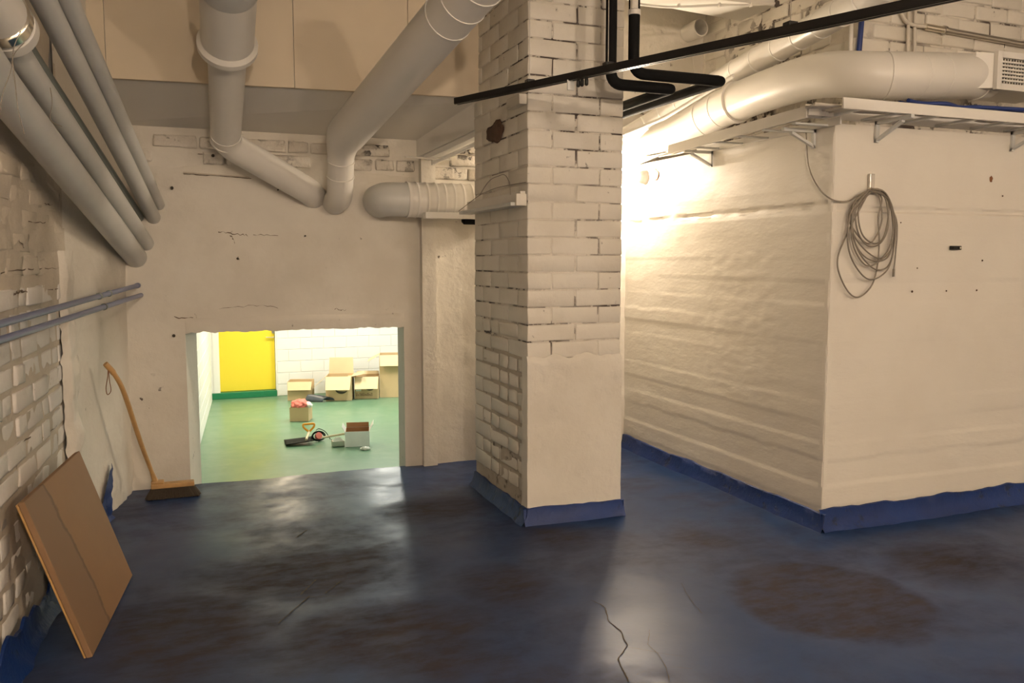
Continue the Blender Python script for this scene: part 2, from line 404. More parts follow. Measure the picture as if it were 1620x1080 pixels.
# ---- left wall: brick stretch, then a plastered splay to the corner
LX = lambda y: -.838+.06*y
YS = 4.66
ld = Vector((.06, 1, 0)).normalized(); ln = Vector((1, -.06, 0)).normalized()
def ldisp(p, u, v):
    d = fbm((p.y, p.z, 2.2), 1.4, 3)*.02+fbm((p.y, p.z, 7), 9, 3)*.006
    return d-.012
bm = bmesh.new(); a = Vector((LX(-2.7), -2.7, -.05)); b = Vector((LX(YS), YS, -.05))
panel(bm, a, b-a, (0, 0, 3.5), 200, 100, ln, ldisp)
c2 = Vector((-.345, YB+.02, -.05)); sn = Vector((c2.y-b.y, -(c2.x-b.x), 0)).normalized()
def sdisp(p, u, v):
    lowr = max(0, 1-p.z/.75)
    return fbm((p.y, p.z, 12), 2.5, 3)*.012-.006+fbm((p.y, p.z, 3), 16, 3)*.012*lowr
panel(bm, b-sn*.004, c2-b, (0, 0, 3.5), 44, 120, sn, sdisp)
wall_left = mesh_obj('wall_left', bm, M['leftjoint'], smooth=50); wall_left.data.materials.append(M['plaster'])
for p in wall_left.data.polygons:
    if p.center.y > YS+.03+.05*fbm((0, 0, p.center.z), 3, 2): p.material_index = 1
tag(wall_left, 'cream painted old brick and plaster left wall', 'wall', kind='structure')
bl = BrickBank(M['leftbrick'], .0028, .008)
rz = math.atan2(ld.y, ld.x)-math.pi/2
zz = .13; row = 0
random.seed(11)
while zz < 1.34:
    y = 2.9+(row % 2)*.15+random.uniform(-.02, .02)
    while y < 4.58:
        l = .262 if random.random() < .62 else .128
        if y+l > 4.66: l = .128
        sink = (.0455 if zz > .55 else .0485)-ldisp(Vector((0, y+l/2, zz)), 0, 0)
        c = Vector((LX(y+l/2), y+l/2, zz))-ln*(sink+random.uniform(-.002, .002))
        bl.put(wall_left, c, l, .10, .078, rz+math.pi/2, .003)
        y += l+.020
    zz += .098; row += 1
# rough torn plaster lip where the bricks meet the splay
bm = bmesh.new(); G = panel(bm, (LX(4.52)+.01, 4.52, .0), (.012, .20, 0), (0, 0, 1.5), 10, 70, ln, lambda p, u, v: .012+.022*math.sin(math.pi*u)*(.6+fbm((0, p.y, p.z), 6, 3))+fbm((p.y, p.z, 4), 14, 3)*.012-(.03 if u in (0, 1) else 0))
mesh_obj('plaster_lip', bm, M['plaster'], wall_left, smooth=60)
# plastered area of the left wall above the bricks, with course lines showing faintly
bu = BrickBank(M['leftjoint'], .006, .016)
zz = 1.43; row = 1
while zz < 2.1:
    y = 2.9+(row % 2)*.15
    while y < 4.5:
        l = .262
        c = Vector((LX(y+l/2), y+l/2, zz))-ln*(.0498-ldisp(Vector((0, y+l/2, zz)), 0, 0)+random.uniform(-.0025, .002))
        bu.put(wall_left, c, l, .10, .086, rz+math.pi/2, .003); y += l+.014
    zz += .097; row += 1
# blue skirting along the left wall, ragged on top
def skirting(name, pts, nrm, h, parent=None, mat='bluepaint', toe=.03, rag=.03, seed=0, flare=True):
    bm = bmesh.new(); prev = None
    a, b = Vector(pts[0]), Vector(pts[1]); nrm = Vector(nrm).normalized(); L = (b-a).length; n = max(4, int(L/.025))
    for i in range(n+1):
        p = a.lerp(b, i/n); top = h+rag*fbm((i*.025, seed, 1), 4, 3); t = toe*(.8+.5*fbm((i*.025, seed, 5), 5, 2)); base = fh(p.x, p.y)
        prof = [(0, top), (.010, top-.004), (.014, top*.6), (.016+t*.35, top*.25), (.016+t, -.004)]
        cur = [bm.verts.new(p+nrm*(d+.003*fbm((i*.025, z*6, seed), 9, 2))+Vector((0, 0, base+z))) for d, z in prof]
        if prev:
            for k in range(len(prof)-1): bm.faces.new((prev[k], cur[k], cur[k+1], prev[k+1]))
        prev = cur
    bmesh.ops.recalc_face_normals(bm, faces=bm.faces)
    return mesh_obj(name, bm, M[mat], parent, smooth=60)
o = skirting('baseboard_left', (Vector((LX(-2.6), -2.6, 0))+ln*.02, Vector((LX(4.72), 4.72, 0))+ln*.012), ln, .11, rag=.10, toe=.05, seed=3)
tag(o, 'ragged blue painted strip along the foot of the left wall', 'baseboard', kind='structure')
# torn tongue of blue paint climbing the splay
bm = bmesh.new(); pr = None
for i in range(19):
    t = i/18; z = t*.30
    cy = 5.06+.16*t; wd = (.17*(1-t)**.8+.008)*(1+.5*fbm((z, 1, 2), 9, 2))
    row_ = []
    for k in range(5):
        yy = cy+(k/4-.5)*2*wd*(1 if k < 3 else .55); xx = b.x+(c2.x-b.x)*(yy-b.y)/(c2.y-b.y)
        row_.append(bm.verts.new(Vector((xx, yy, z))+sn*(.014+.008*fbm((yy, z, 3), 20, 2)+(.02 if i == 0 else 0))))
    if pr:
        for k in range(4): bm.faces.new((pr[k], pr[k+1], row_[k+1], row_[k]))
    pr = row_
mesh_obj('torn_paint', bm, M['bluepaint'], wall_left, smooth=60)

# ---- right-hand concrete block (board marked)
BX, BY, BZ = 3.157, 3.53, 2.16
edges_z = [0]
while edges_z[-1] < BZ: edges_z.append(edges_z[-1]+random.choice((.095, .11, .12, .14)))
offs = [random.uniform(-.0022, .0022) for _ in edges_z]
def board_off(z, s):
    k = 0
    for i, e in enumerate(edges_z):
        if z >= e: k = i
    return offs[k]*1.0+(.0012 if (k*7+int(s*.55+k*.37)) % 3 == 0 else 0)
def blkdisp(ax):
    def f(p, u, v):
        s = p.x if ax == 0 else p.y+11
        d = board_off(p.z+.004*fbm((s, p.z, 1), 3, 2), s)+fbm((s, p.z*2, 4), 4, 3)*.0018+fbm((s, p.z*1.5, 9), 16, 2)*.0007
        if abs(p.z-(1.725+(.02 if ax else .0)+.01*fbm((s, 0, 0), 3, 3))) < .012: d -= .014*(.6+fbm((s, 1, 1), 5, 2))
        if ax == 1 and abs(p.y-4.3) < .35 and .6 < p.z < 1.5: d += fbm((s*2, p.z*3, 4), 6, 3)*.003
        return d
    return f
bm = bmesh.new()
panel(bm, (BX, BY, -.05), (8-BX, 0, 0), (0, 0, BZ+.05), 110, 180, (0, -1, 0), blkdisp(0))
panel(bm, (BX, BY, -.05), (0, YB+.05-BY, 0), (0, 0, BZ+.05), 84, 180, (-1, 0, 0), blkdisp(1))
box(bm, BX+.012, 8, BY+.012, YB+.1, -.05, BZ-.004)
# chipped arris
G = []
for k in range(90):
    z = k/89*BZ; q = .006*fbm((0, 0, z), 12, 3)+.006
    G.append([bm.verts.new((BX-.002, BY+.03, z)), bm.verts.new((BX+q*.6-.006, BY+q*.3+.004, z)), bm.verts.new((BX+q*.3+.004, BY+q*.6-.006, z)), bm.verts.new((BX+.03, BY-.002, z))])
for a_, b_ in zip(G, G[1:]):
    for k in range(3): bm.faces.new((a_[k], a_[k+1], b_[k+1], b_[k]))
wall_right = mesh_obj('wall_block', bm, M['board_concrete'], smooth=35)
tag(wall_right, 'cream painted board-marked concrete block wall on the right', 'wall', kind='structure')
o = skirting('baseboard_right', ((BX-.022, BY-.004, 0), (8, BY-.004, 0)), (0, -1, 0), .115, rag=.02, toe=.05, seed=8); tag(o, 'blue painted skirting under the front of the concrete block', 'baseboard', kind='structure')
o = skirting('baseboard_side', ((BX-.004, YB, 0), (BX-.004, BY-.045, 0)), (-1, 0, 0), .10, rag=.012, toe=.025, seed=9); tag(o, 'blue painted skirting along the side of the concrete block', 'baseboard', kind='structure')
# wall above the block, set back: bricks
UX, UY = 3.83, gY(1358, 60, 1).x; UY = UX/UY
bm = bmesh.new(); box(bm, UX+.02, 8, UY+.02, YB+.1, BZ-.05, 3.5)
panel(bm, (UX, UY, BZ-.02), (8-UX, 0, 0), (0, 0, 3.5-BZ), 60, 30, (0, -1, 0), lambda p, u, v: fbm((p.x, p.z, 3), 5, 3)*.006-.008)
panel(bm, (UX, UY, BZ-.02), (0, YB-UY+.03, 0), (0, 0, 3.5-BZ), 40, 40, (-1, 0, 0), lambda p, u, v: fbm((p.y, p.z, 3), 6, 3)*.02)
wall_up = mesh_obj('wall_upper', bm, M['joint'], smooth=50); tag(wall_up, 'cream painted brick wall set back above the concrete block', 'wall', kind='structure')
bq = BrickBank(M['brick'], .002, .008)
random.seed(5); z = 2.56; row = 0
while z < 3.3:
    x = UX-.02+(row % 2)*.14
    while x < 5.6:
        bq.put(wall_up, (x+.13, UY+.042+random.uniform(-.003, .004), z), .268, .09, .083); x += .278
    y = UY+.1+(row % 2)*.14
    while y < YB-.15:
        bq.put(wall_up, (UX+.038, y+.13, z), .262, .09, .083, math.pi/2); y += .278
    z += .0955; row += 1
# ---- soffit over the hatch: a boxed-in slab, panelled
SL, SR = gY(165, 128, 5.2), gY(750, 145, 5.0)
zn, zf = 2.45, 2.275
ya = lambda x: SL.y+(SR.y-SL.y)*(x-SL.x)/(SR.x-SL.x)
sof = empty('ceiling_soffit', (0.6, 5.4, zf), label='boxed-in cream soffit with panel joints over the hatch', cat='soffit'); sof['kind'] = 'structure'
bm = bmesh.new(); xa, xb = -.62, 2.0
hexa(bm, ((xa, ya(xa)+.02, zn+.01), (xb, ya(xb)+.02, zn+.01), (xb, YB+.05, zf), (xa, YB+.05, zf)), ((xa, ya(xa)+.02, 3.5), (xb, ya(xb)+.02, 3.5), (xb, YB+.05, 3.5), (xa, YB+.05, 3.5)))
mesh_obj('underside', bm, M['whitepaint'], sof)
px_se = [-.62, gY(166, 60, 5.2).x, .62, 1.28, 2.0]
for x0, x1 in zip(px_se, px_se[1:]):
    bm = bmesh.new(); hexa(bm, ((x0+.002, ya(x0), zn), (x1-.002, ya(x1), zn), (x1-.002, ya(x1)+.03, zn), (x0+.002, ya(x0)+.03, zn)), ((x0+.002, ya(x0), 3.04), (x1-.002, ya(x1), 3.04), (x1-.002, ya(x1)+.03, 3.04), (x0+.002, ya(x0)+.03, 3.04)))
    mesh_obj('panel', bm, M['cream'], sof)
# ---- ceiling, beam, outer walls
bm = bmesh.new(); box(bm, -1.7, 2.0, -2.8, 5.35, 3.045, 3.5); box(bm, -1.7, 8.1, -2.8, 6.0, 3.42, 3.6)
o = mesh_obj('ceiling', bm, M['ceil']); tag(o, 'dim cream painted ceiling', 'ceiling', kind='structure')
bm = bmesh.new(); hexa(bm, ((2.0, 4.96, 3.19), (UX, 4.9, 3.19), (UX, 5.28, 3.19), (2.0, 5.04, 3.19)), ((2.0, 4.96, 3.44), (UX, 4.9, 3.44), (UX, 5.28, 3.44), (2.0, 5.04, 3.44)))
o = mesh_obj('trim_2', bm, M['whitepaint']); tag(o, 'white ceiling beam behind the brick pillar', 'beam', kind='structure')
bm = bmesh.new(); box(bm, -1.7, 8.1, -2.85, -2.7, -.05, 3.5); o = mesh_obj('wall_front', bm, M['plaster']); tag(o, 'cream painted wall behind the viewer', 'wall', kind='structure')
bm = bmesh.new(); box(bm, 7.7, 7.85, -2.8, 5.9, -.05, 3.5); o = mesh_obj('wall_end', bm, M['plaster']); tag(o, 'cream painted end wall far to the right', 'wall', kind='structure')

# ---- lower green room
GY = 14.72
glx = lambda y: .067+.068*(y-10.97)
bm = bmesh.new(); panel(bm, (-1, YF, ZG), (8, 0, 0), (0, GY+.6-YF, 0), 40, 45, (0, 0, 1), lambda p, u, v: fbm((p.x, p.y, 1), .8, 2)*.004)
o = mesh_obj('floor_lower', bm, M['greenfloor'], smooth=True); tag(o, 'glossy green painted floor of the lower room', 'floor', kind='structure')
dl, dr = gY(345, 600, GY).x, gY(437, 600, GY).x
gwall = empty('wall_lower', (3, GY, ZG), label='white painted block wall at the end of the lower room', cat='wall'); gwall['kind'] = 'structure'
bm = bmesh.new()
box(bm, dr, 6.6, GY, GY+.3, ZG, 2.0); box(bm, glx(GY)-.1, dl, GY, GY+.3, ZG, 2.0); box(bm, dl, dr, GY+.12, GY+.3, ZG, 2.0); box(bm, dl, dr, GY, GY+.3, ZG+2.15, 2.0)
mesh_obj('wall_body', bm, M['greenwall'], gwall)
me = {}
def block(l):
    if l not in me:
        bm = rbox(-l/2, l/2, -.006, .006, -.096, .096, .004, 1); mm = bpy.data.meshes.new('block'); bm.to_mesh(mm); bm.free(); mm.materials.append(M['greenwall']); me[l] = mm
    return me[l]
z = ZG+.10; row = 0
while z < 1.3:
    x = dr+.02-(row % 2)*.0
    first = True
    while x < 4.3:
        l = .19 if (first and row % 2) else .39
        o = bpy.data.objects.new('block', block(l)); COL.objects.link(o); setparent(o, gwall); o.location = (x+l/2, GY-.004, z); x += l+.006; first = False
    z += .198; row += 1
gl = empty('wall_side', (glx(10), 10, ZG), label='white painted block side wall of the lower room', cat='wall'); gl['kind'] = 'structure'
bm = bmesh.new(); hexa(bm, ((glx(YW)-.2, YW, ZG), (glx(YW), YW, ZG), (glx(GY+.2), GY+.2, ZG), (glx(GY+.2)-.2, GY+.2, ZG)), ((glx(YW)-.2, YW, 2), (glx(YW), YW, 2), (glx(GY+.2), GY+.2, 2), (glx(GY+.2)-.2, GY+.2, 2)))
mesh_obj('wall_body', bm, M['greenwall'], gl)
z = ZG+.10; row = 0
while z < 1.2:
    y = 9.0-(row % 2)*.2
    while y < GY-.4:
        o = bpy.data.objects.new('block', block(.39)); COL.objects.link(o); setparent(o, gl); o.location = (glx(y+.195)+.003, y+.195, z); o.rotation_euler = (0, 0, math.pi/2-.068); y += .396
    z += .198; row += 1
bm = bmesh.new(); box(bm, 6.5, 6.7, YW, GY+.2, ZG, 2.0); o = mesh_obj('wall_lower_right', bm, M['greenwall']); tag(o, 'white wall on the hidden right of the lower room', 'wall', kind='structure')
bm = bmesh.new(); box(bm, -1, 7, YW, GY+.4, 1.95, 2.1); o = mesh_obj('ceiling_lower', bm, M['greenwall']); tag(o, 'white ceiling of the lower room', 'ceiling', kind='structure')
bm = rbox(glx(GY)+.0, dr+.01, GY-.02, GY+.14, ZG, ZG+.105, .006); o = mesh_obj('trim_3', bm, M['greentrim']); tag(o, 'dark green kerb under the yellow door', 'threshold', kind='structure')
# yellow door
door = empty('door_1', ((dl+dr)/2, GY+.1, ZG+.1), label='yellow painted steel door in the lower room', cat='door'); door['kind'] = 'structure'
dlf = mesh_obj('door_leaf', rbox(dl+.03, dr-.005, GY+.085, GY+.12, ZG+.11, ZG+2.12, .004), M['yellow'], door)
bm = bmesh.new(); box(bm, dl-.07, dl+.03, GY-.012, GY+.12, ZG+.105, ZG+2.2); mesh_obj('door_frame', bm, M['greenwall'], door)
hp = gY(425, 533, GY+.08); hb = gY(433, 533, GY+.08)
hd = pipe('handle', [hb+Vector((0, -.0, 0)), hb+Vector((0, -.05, 0)), hp+Vector((-.05, -.05, 0))], .010, M['steel'], dlf, 10, bend=.02)
lp = gY(432, 525, GY+.08); bm = bmesh.new(); tube(bm, [lp, lp+Vector((0, -.02, 0))], .025, 16); mesh_obj('lock', bm, M['steel'], dlf)

# ================================================================== BRICK PILLAR
PX0, PX1, PY0, PY1 = 1.712, 2.283, 4.20, 5.09
pillar = empty('brick_pillar', ((PX0+PX1)/2, (PY0+PY1)/2, 0), label='square cream painted brick pillar in the middle of the room', cat='pillar')
bm = bmesh.new(); box(bm, PX0+.0045, PX1-.0045, PY0+.0045, PY1-.0045, 0, 3.44); mesh_obj('mortar_core', bm, M['joint'], pillar)
bm = bmesh.new(); panel(bm, (PX0+.003, PY0+.012, .05), (0, PY1-PY0-.02, 0), (0, 0, 1.03), 30, 40, (-1, 0, 0), lambda p, u, v: -.0005+.0015*fbm((p.y, p.z, 1), 9, 2)-(.006 if v > .93 else 0)); mesh_obj('bare_mortar', bm, M['mortar'], pillar, smooth=50)
random.seed(3)
bp = BrickBank(M['brick'], .0014, .006); bp2 = BrickBank(M['brick'], .005, .013)
CH = .0947; zj = 1.863; k0 = int((zj-.10)/CH); W, L = PX1-PX0, PY1-PY0; HB = CH-.006; G_ = .006
z = zj-k0*CH; k = -k0
while z < 3.40:
    zc = z+CH/2; A = (k % 2 == 0)
    hd_, st = (W-2*G_)/4, (W-2*G_)/2
    rough_ = zc < 1.06
    def putr(x0, x1, y0, y1, **kw): (bp2 if rough_ and x0 == PX0 and x1 < PX0+.12 else bp).put(pillar, ((x0+x1)/2-(.002 if rough_ and x1 < PX0+.12 else 0), (y0+y1)/2, zc), x1-x0, y1-y0-(.008 if rough_ and x1 < PX0+.12 else 0), HB-(.008 if rough_ and x1 < PX0+.12 else 0), 0, .0016, **kw)
    messy = zc < .93
    if A:
        sl = (L-2*G_)/3
        if not messy:
            putr(PX0, PX0+hd_, PY0, PY0+sl); putr(PX0+hd_+G_, PX1-hd_-G_, PY0, PY0+.11); 
        else:
            putr(PX0, PX0+.11, PY0+.02, PY0+.12); putr(PX0, PX0+.11, PY0+.135, PY0+sl)
        putr(PX1-hd_, PX1, PY0, PY0+sl)
        if rough_ and random.random() < .7:
            t = random.uniform(.4, .6)*sl; putr(PX0, PX0+.11, PY0+sl+G_, PY0+sl+G_+.14); putr(PX0, PX0+.11, PY0+sl+G_+.153, PY0+2*sl+G_)
        else: putr(PX0, PX0+.11, PY0+sl+G_, PY0+2*sl+G_)
        putr(PX1-.11, PX1, PY0+sl+G_, PY0+2*sl+G_)
        putr(PX0, PX0+hd_, PY1-sl, PY1); putr(PX1-hd_, PX1, PY1-sl, PY1)
    else:
        hl = (L-3*G_)/6
        if not messy: putr(PX0, PX0+st, PY0, PY0+hl)
        else: putr(PX0, PX0+.11, PY0+.02, PY0+hl)
        putr(PX1-st, PX1, PY0, PY0+hl)
        for q in (0, 1):
            y0 = PY0+hl+G_+q*(2*hl+G_)
            if rough_ and random.random() < .6: putr(PX0, PX0+.11, y0, y0+hl-.007); putr(PX0, PX0+.11, y0+hl+.005, y0+2*hl)
            else: putr(PX0, PX0+.11, y0, y0+2*hl)
            putr(PX1-.11, PX1, y0, y0+2*hl)
        putr(PX0, PX0+st, PY1-hl, PY1); putr(PX1-st, PX1, PY1-hl, PY1)
    z += CH; k += 1
# plaster coat over the lower front
bm = bmesh.new()
ztop = lambda x: .93+.035*fbm((x, 2, 0), 6, 3)
def pdisp(p, u, v): return .014+.008*fbm((p.x, p.z, 3), 4, 3)+.0025*fbm((p.x, p.z, 3), 20, 2)-.016*max(0, (v-.965)/.035)
G = panel(bm, (PX0-.004, PY0, .03), (W+.008, 0, 0), (0, 0, .90), 30, 44, (0, -1, 0), pdisp)
for row_ in G:
    for v in row_: v.co.z = .03+(v.co.z-.03)/.90*(ztop(v.co.x)-.03)
for i, s in ((0, 1), (-1, -1)):
    col_ = [r[i] for r in G]; e = [bm.verts.new((v.co.x+s*(-.004+.0)+.006*fbm((0, 0, v.co.z), 14, 2), PY0+.05+.05*abs(fbm((1, s, v.co.z), 7, 3)), v.co.z)) for v in col_]
    for k in range(len(e)-1): bm.faces.new((col_[k], e[k], e[k+1], col_[k+1]))
bmesh.ops.recalc_face_normals(bm, faces=bm.faces)
mesh_obj('plaster_coat', bm, M['plaster'], pillar, smooth=60)
for pts, nr, sd, tg in ((((PX0-.03, PY0-.012, 0), (PX1+.022, PY0-.012, 0)), (0, -1, 0), 1, .03), (((PX0, PY1, 0), (PX0, PY0-.035, 0)), (-1, 0, 0), 2, .045), (((PX1, PY0-.03, 0), (PX1, PY1, 0)), (1, 0, 0), 4, .02)):
    skirting('skirting', pts, nr, .09, pillar, toe=tg, rag=.015, seed=sd)
# broken brick pit high on the left face
c = gX(785, 208, PX0)
bm = bmesh.new(); bmesh.ops.create_icosphere(bm, subdivisions=3, radius=1)
for v in bm.verts: v.co = Vector((v.co.x*.012, v.co.y*.125, v.co.z*.058))*(1+.45*fbm(v.co, 1.7, 2)); v.co += c+Vector((-.006, 0, 0))
mesh_obj('broken_brick_hole', bm, M['pit'], pillar, smooth=True)
# timber ledge on the pillar's left face with its end blocks
s0, s1 = gX(828, 318, PX0-.03), gX(752, 328, PX0-.03)
ledge = empty('timber_ledge', (PX0, 4.7, 1.78), label='white timber ledge sticking out of the pillar side', cat='ledge')
mesh_obj('ledge_board', rbox(PX0-.085, PX0+.002, PY0+.03, PY1+.06, 1.745, 1.765, .003), M['greypipe'], ledge)
mesh_obj('back_board', rbox(PX0-.03, PX0+.0, PY0+.03, PY1+.06, 1.766, 1.825, .003), M['whitepaint'], ledge)
mesh_obj('end_block', rbox(PX0-.062, PX0-.002, PY0+.006, PY0+.03, 1.745, 1.81, .004), M['plaster'], ledge)
z0 = gY(820, 165, PY0).z
o = mesh_obj('timber_block', rbox(PX0-.045, PX0, PY0+.01, PY0+.20, z0+.005, z0+.06, .004), M['plaster']); tag(o, 'small white timber block under the rail on the pillar corner', 'block')
# loose wire over the ledge
P_ = lambda x, y: gX(600+x/5.4, 180+y/5.4, PX0-.035)
o = pipe('loose_wire', fillet([P_(680, 830), P_(860, 690), P_(1000, 630), P_(1160, 600), P_(1250, 585)], .1), .0022, M['cable'], None, 6); tag(o, 'thin dark wire hanging over the timber ledge', 'wire', 'loose wires on the pillar')
o = pipe('loose_wire', fillet([P_(860, 690), P_(940, 560), P_(1075, 510), P_(1120, 600), P_(1120, 690)], .1), .002, M['cable'], None, 6); tag(o, 'thin looped wire rising above the timber ledge', 'wire', 'loose wires on the pillar')

# ================================================================== PIPES ON THE LEFT WALL
def on_wall(x, y, gap):
    d = ray(x, y); return CAM+d*((-.838+gap*1.002)/(d.x-.06*d.y))
def wallgap(p): return (p-Vector((LX(p.y), p.y, p.z))).dot(ln)
GP = 'sloping pipes on the left wall'
defs = [('drain_pipe', (0, 137, 2.75), (216, 408, 5.25), .066, .066, 'lowest and thickest of the sloping grey pipes on the left wall', 'greypipe'),
        ('drain_pipe', (36, 100, 2.95), (236, 392, 5.35), .050, .046, 'sloping grey pipe coming out of the clamped socket', 'greypipe'),
        ('drain_pipe', (45, 82, 3.25), (232, 362, 5.45), .032, .030, 'thin dark pipe squeezed between the sloping grey pipes', 'darkpipe'),
        ('drain_pipe', (69, 0, 2.95), (253, 364, 5.5), .045, .042, 'sloping grey pipe second from the top on the left wall', 'greypipe'),
        ('drain_pipe', (108, 0, 3.05), (262, 348, 5.55), .040, .034, 'topmost thin grey pipe sloping down the left wall', 'greypipe')]
for nm, A_, B_, r0, r1, lab, mt in defs:
    a, b = at(*A_), at(*B_); d = (b-a).normalized(); st = a-d*(1.2 if mt != 'darkpipe' and A_[0] != 36 else .3)
    e = b+d*.06+Vector((.0, .14, 0)); e.y = YB+.02
    root = empty(nm, (b.x, b.y, b.z), label=lab, cat='pipe', group=GP)
    st.x = max(st.x, LX(st.y)+r0+.03)
    pts = fillet([st, a, b, Vector((b.x+d.x*.1+.01, YB+.02, b.z-.02))], .10)
    bm = bmesh.new(); n = len(pts); tube(bm, pts, [r0+(r1-r0)*min(1, i/(n-1)*1.5) for i in range(n)], 20); mesh_obj('pipe_run', bm, M[mt], root, smooth=50)
    if A_[0] == 36:
        bm = bmesh.new(); q = at(14, 50, 2.80); tube(bm, [q-d*.34, q-d*.31, q-d*.05, q-d*.045, q], [.082, .088, .088, .094, .094], 28); so_ = mesh_obj('socket', bm, M['duct'], root, smooth=40)
        bm = bmesh.new(); q2 = q-d*.09; ring(bm, q2, d, .09, .006, .05, 28); mesh_obj('clamp_band', bm, M['chrome'], so_, smooth=40)
        q3 = at(10, 30, 2.66); bm = rbox(-.03, .03, -.012, .012, -.018, .018, .003); 
        o = mesh_obj('clamp_screw', bm, M['chrome'], so_, local=False); o.location = q3; o.rotation_euler = (.2, .4, .3)
# wisps of wire over the pipes
Z1 = lambda x, y, D: at(x/2.4537, y/2.4537, D)
for pts, lab in ((((95, 165), (50, 210), (45, 270), (10, 360), (0, 430)), 'thin wire trailing over the lowest grey pipe'), (((80, 120), (45, 200), (60, 330), (70, 430), (95, 520)), 'thin wire dangling from the clamped pipe socket'), (((195, 340), (205, 400), (190, 470), (240, 490)), 'thin wire twisted round the clamped grey pipe')):
    o = pipe('binding_wire', fillet([Z1(x, y, 2.52 if i < 9 else 2.6) if pts[0][0] < 150 else Z1(x, y, 3.0) for i, (x, y) in enumerate(pts)], .05), .0014, M['cable'], None, 6); tag(o, lab, 'wire')
# blue-grey conduits
for i, (A_, B_, J, lab) in enumerate((((-60, 529, 2.75), (219, 451, 5.25), (112, 482), 'upper of the two blue-grey conduits on the left wall'), ((-60, 557, 2.75), (228, 465, 5.35), (112, 500), 'lower of the two blue-grey conduits on the left wall'))):
    yA = 3.0
    a0 = on_wall(A_[0], A_[1], .045); b0 = at(*B_)
    root = empty('conduit', b0, label=lab, cat='conduit', group='blue-grey conduits on the left wall')
    tube_ = pipe('conduit_tube', [a0, b0, Vector((b0.x+.01, min(b0.y+.3, YB+.01), b0.z-.01))], .0135, M['bluepipe'], root, 14)
    dd = (b0-a0).normalized()
    for t in (.62, .70 if i == 0 else .62):
        bm = bmesh.new(); ring(bm, a0.lerp(b0, t), dd, .0138, .0035, .02, 16); mesh_obj('clip', bm, M['darkpipe'], root, smooth=40)
    bm = bmesh.new(); ring(bm, b0-dd*.03, dd, .0138, .003, .06, 16); mesh_obj('sleeve', bm, M['bluepipe'], root, smooth=40)

random.seed(23)
def on_left(x, y):
    g = on_wall(x, y, 0); return on_wall(x, y, ldisp(g, 0, 0)+.004)
for pix, wd in (([(0, 431), (50, 426), (95, 424)], .003), ([(22, 466), (32, 460), (45, 461)], .006), ([(75, 457), (110, 455)], .003), ([(30, 380), (38, 392)], .005), ([(44, 350), (72, 352)], .003), ([(70, 322), (82, 324)], .004), ([(20, 712), (48, 690)], .004), ([(60, 700), (90, 672)], .002)):
    wall_crack(pix, wd, on_left, wall_left)
# ================================================================== DUCTS OVER THE HATCH
d1 = empty('vent_duct', at(357, 225, 5.25), label='white duct with a flanged socket dropping to the left of the hatch ducts', cat='duct', group='white ducts over the hatch')
A_, B_, C_ = at(360, 68, 4.32), at(357, 226, 5.1), at(490, 303, 5.48)
dv = (B_-A_).normalized()
bm = bmesh.new(); tube(bm, fillet([A_-dv*.1, B_, C_, C_+Vector((.04, .12, -.02)), Vector((C_.x+.05, YB+.05, C_.z-.03))], [0, .09, .10, .06, 0]), lambda s, t: .102-.016*min(1, s/1.0), 28); dr1 = mesh_obj('duct_run', bm, M['duct'], d1, smooth=45)
q = A_+dv*.03
bm = bmesh.new(); tube(bm, [q-dv*.9, q-dv*.05, q-dv*.03, q-dv*.0, q, q-dv*.05], [.132, .132, .152, .152, .130, .124], 32, True, sock=True); mesh_obj('socket', bm, M['duct'], d1, smooth=40)
q = A_-dv*.36; bm = bmesh.new(); tube(bm, [q-dv*.6, q-dv*.02, q], [.140, .140, .132], 32); mesh_obj('upper_sleeve', bm, M['greypipe'], d1, smooth=40)
bm = bmesh.new(); ring(bm, A_+dv*.05, dv, .100, .012, .05, 28); mesh_obj('gasket', bm, M['label'], d1, smooth=40)
for t in (.93, 1.0):
    bm = bmesh.new(); ring(bm, A_.lerp(B_, t)-dv*.03, dv, .0885, .0025, .010, 28); mesh_obj('seam', bm, M['duct'], dr1, smooth=40)
e2 = (C_-B_).normalized()
for t in (.25, .8):
    bm = bmesh.new(); ring(bm, B_.lerp(C_, t), e2, .0825, .0025, .010, 28); mesh_obj('seam', bm, M['duct'], dr1, smooth=40)
for px in ((348, 224), (369, 223)):
    q = at(px[0], px[1], 5.0); bm = rbox(-.018, .018, -.006, .006, -.004, .004, .002, 1); o = mesh_obj('slot', bm, M['print'], d1); o.location = q; o.rotation_euler = (0, .3 if px[0] < 360 else -.6, -.35)
d2 = empty('vent_duct', at(540, 225, 5.2), label='thick white duct slanting up to the right over the hatch', cat='duct', group='white ducts over the hatch')
T_, E_, F_ = at(775, -50, 3.55), at(540, 222, 5.18), at(538, 312, 5.42)
bm = bmesh.new(); pts = fillet([T_, E_, F_, Vector((F_.x, YB+.05, F_.z-.02))], [0, .12, .08, 0]); pts, s, tot = resample(pts, .03)
tube(bm, pts, [.118-.036*max(0, min(1, (si-(T_-E_).length+.10)/.2)) for si in s], 28); dr2 = mesh_obj('duct_run', bm, M['duct'], d2, smooth=45)
for t in (.05, .13, .21):
    bm = bmesh.new(); ring(bm, T_.lerp(E_, t), E_-T_, .1185, .003, .010, 30); mesh_obj('seam', bm, M['duct'], dr2, smooth=40)
for t in (.35, .62):
    bm = bmesh.new(); ring(bm, E_.lerp(F_, t), F_-E_, .084, .003, .010, 28); mesh_obj('seam', bm, M['duct'], dr2, smooth=40)
d3 = empty('vent_duct', gY(600, 315, 5.55), label='ribbed horizontal white duct running behind the pillar', cat='duct', group='white ducts over the hatch')
yd = 5.53; c0 = gY(610, 315, yd); zc = c0.z; rd = .112
xj = gY(642, 315, yd).x
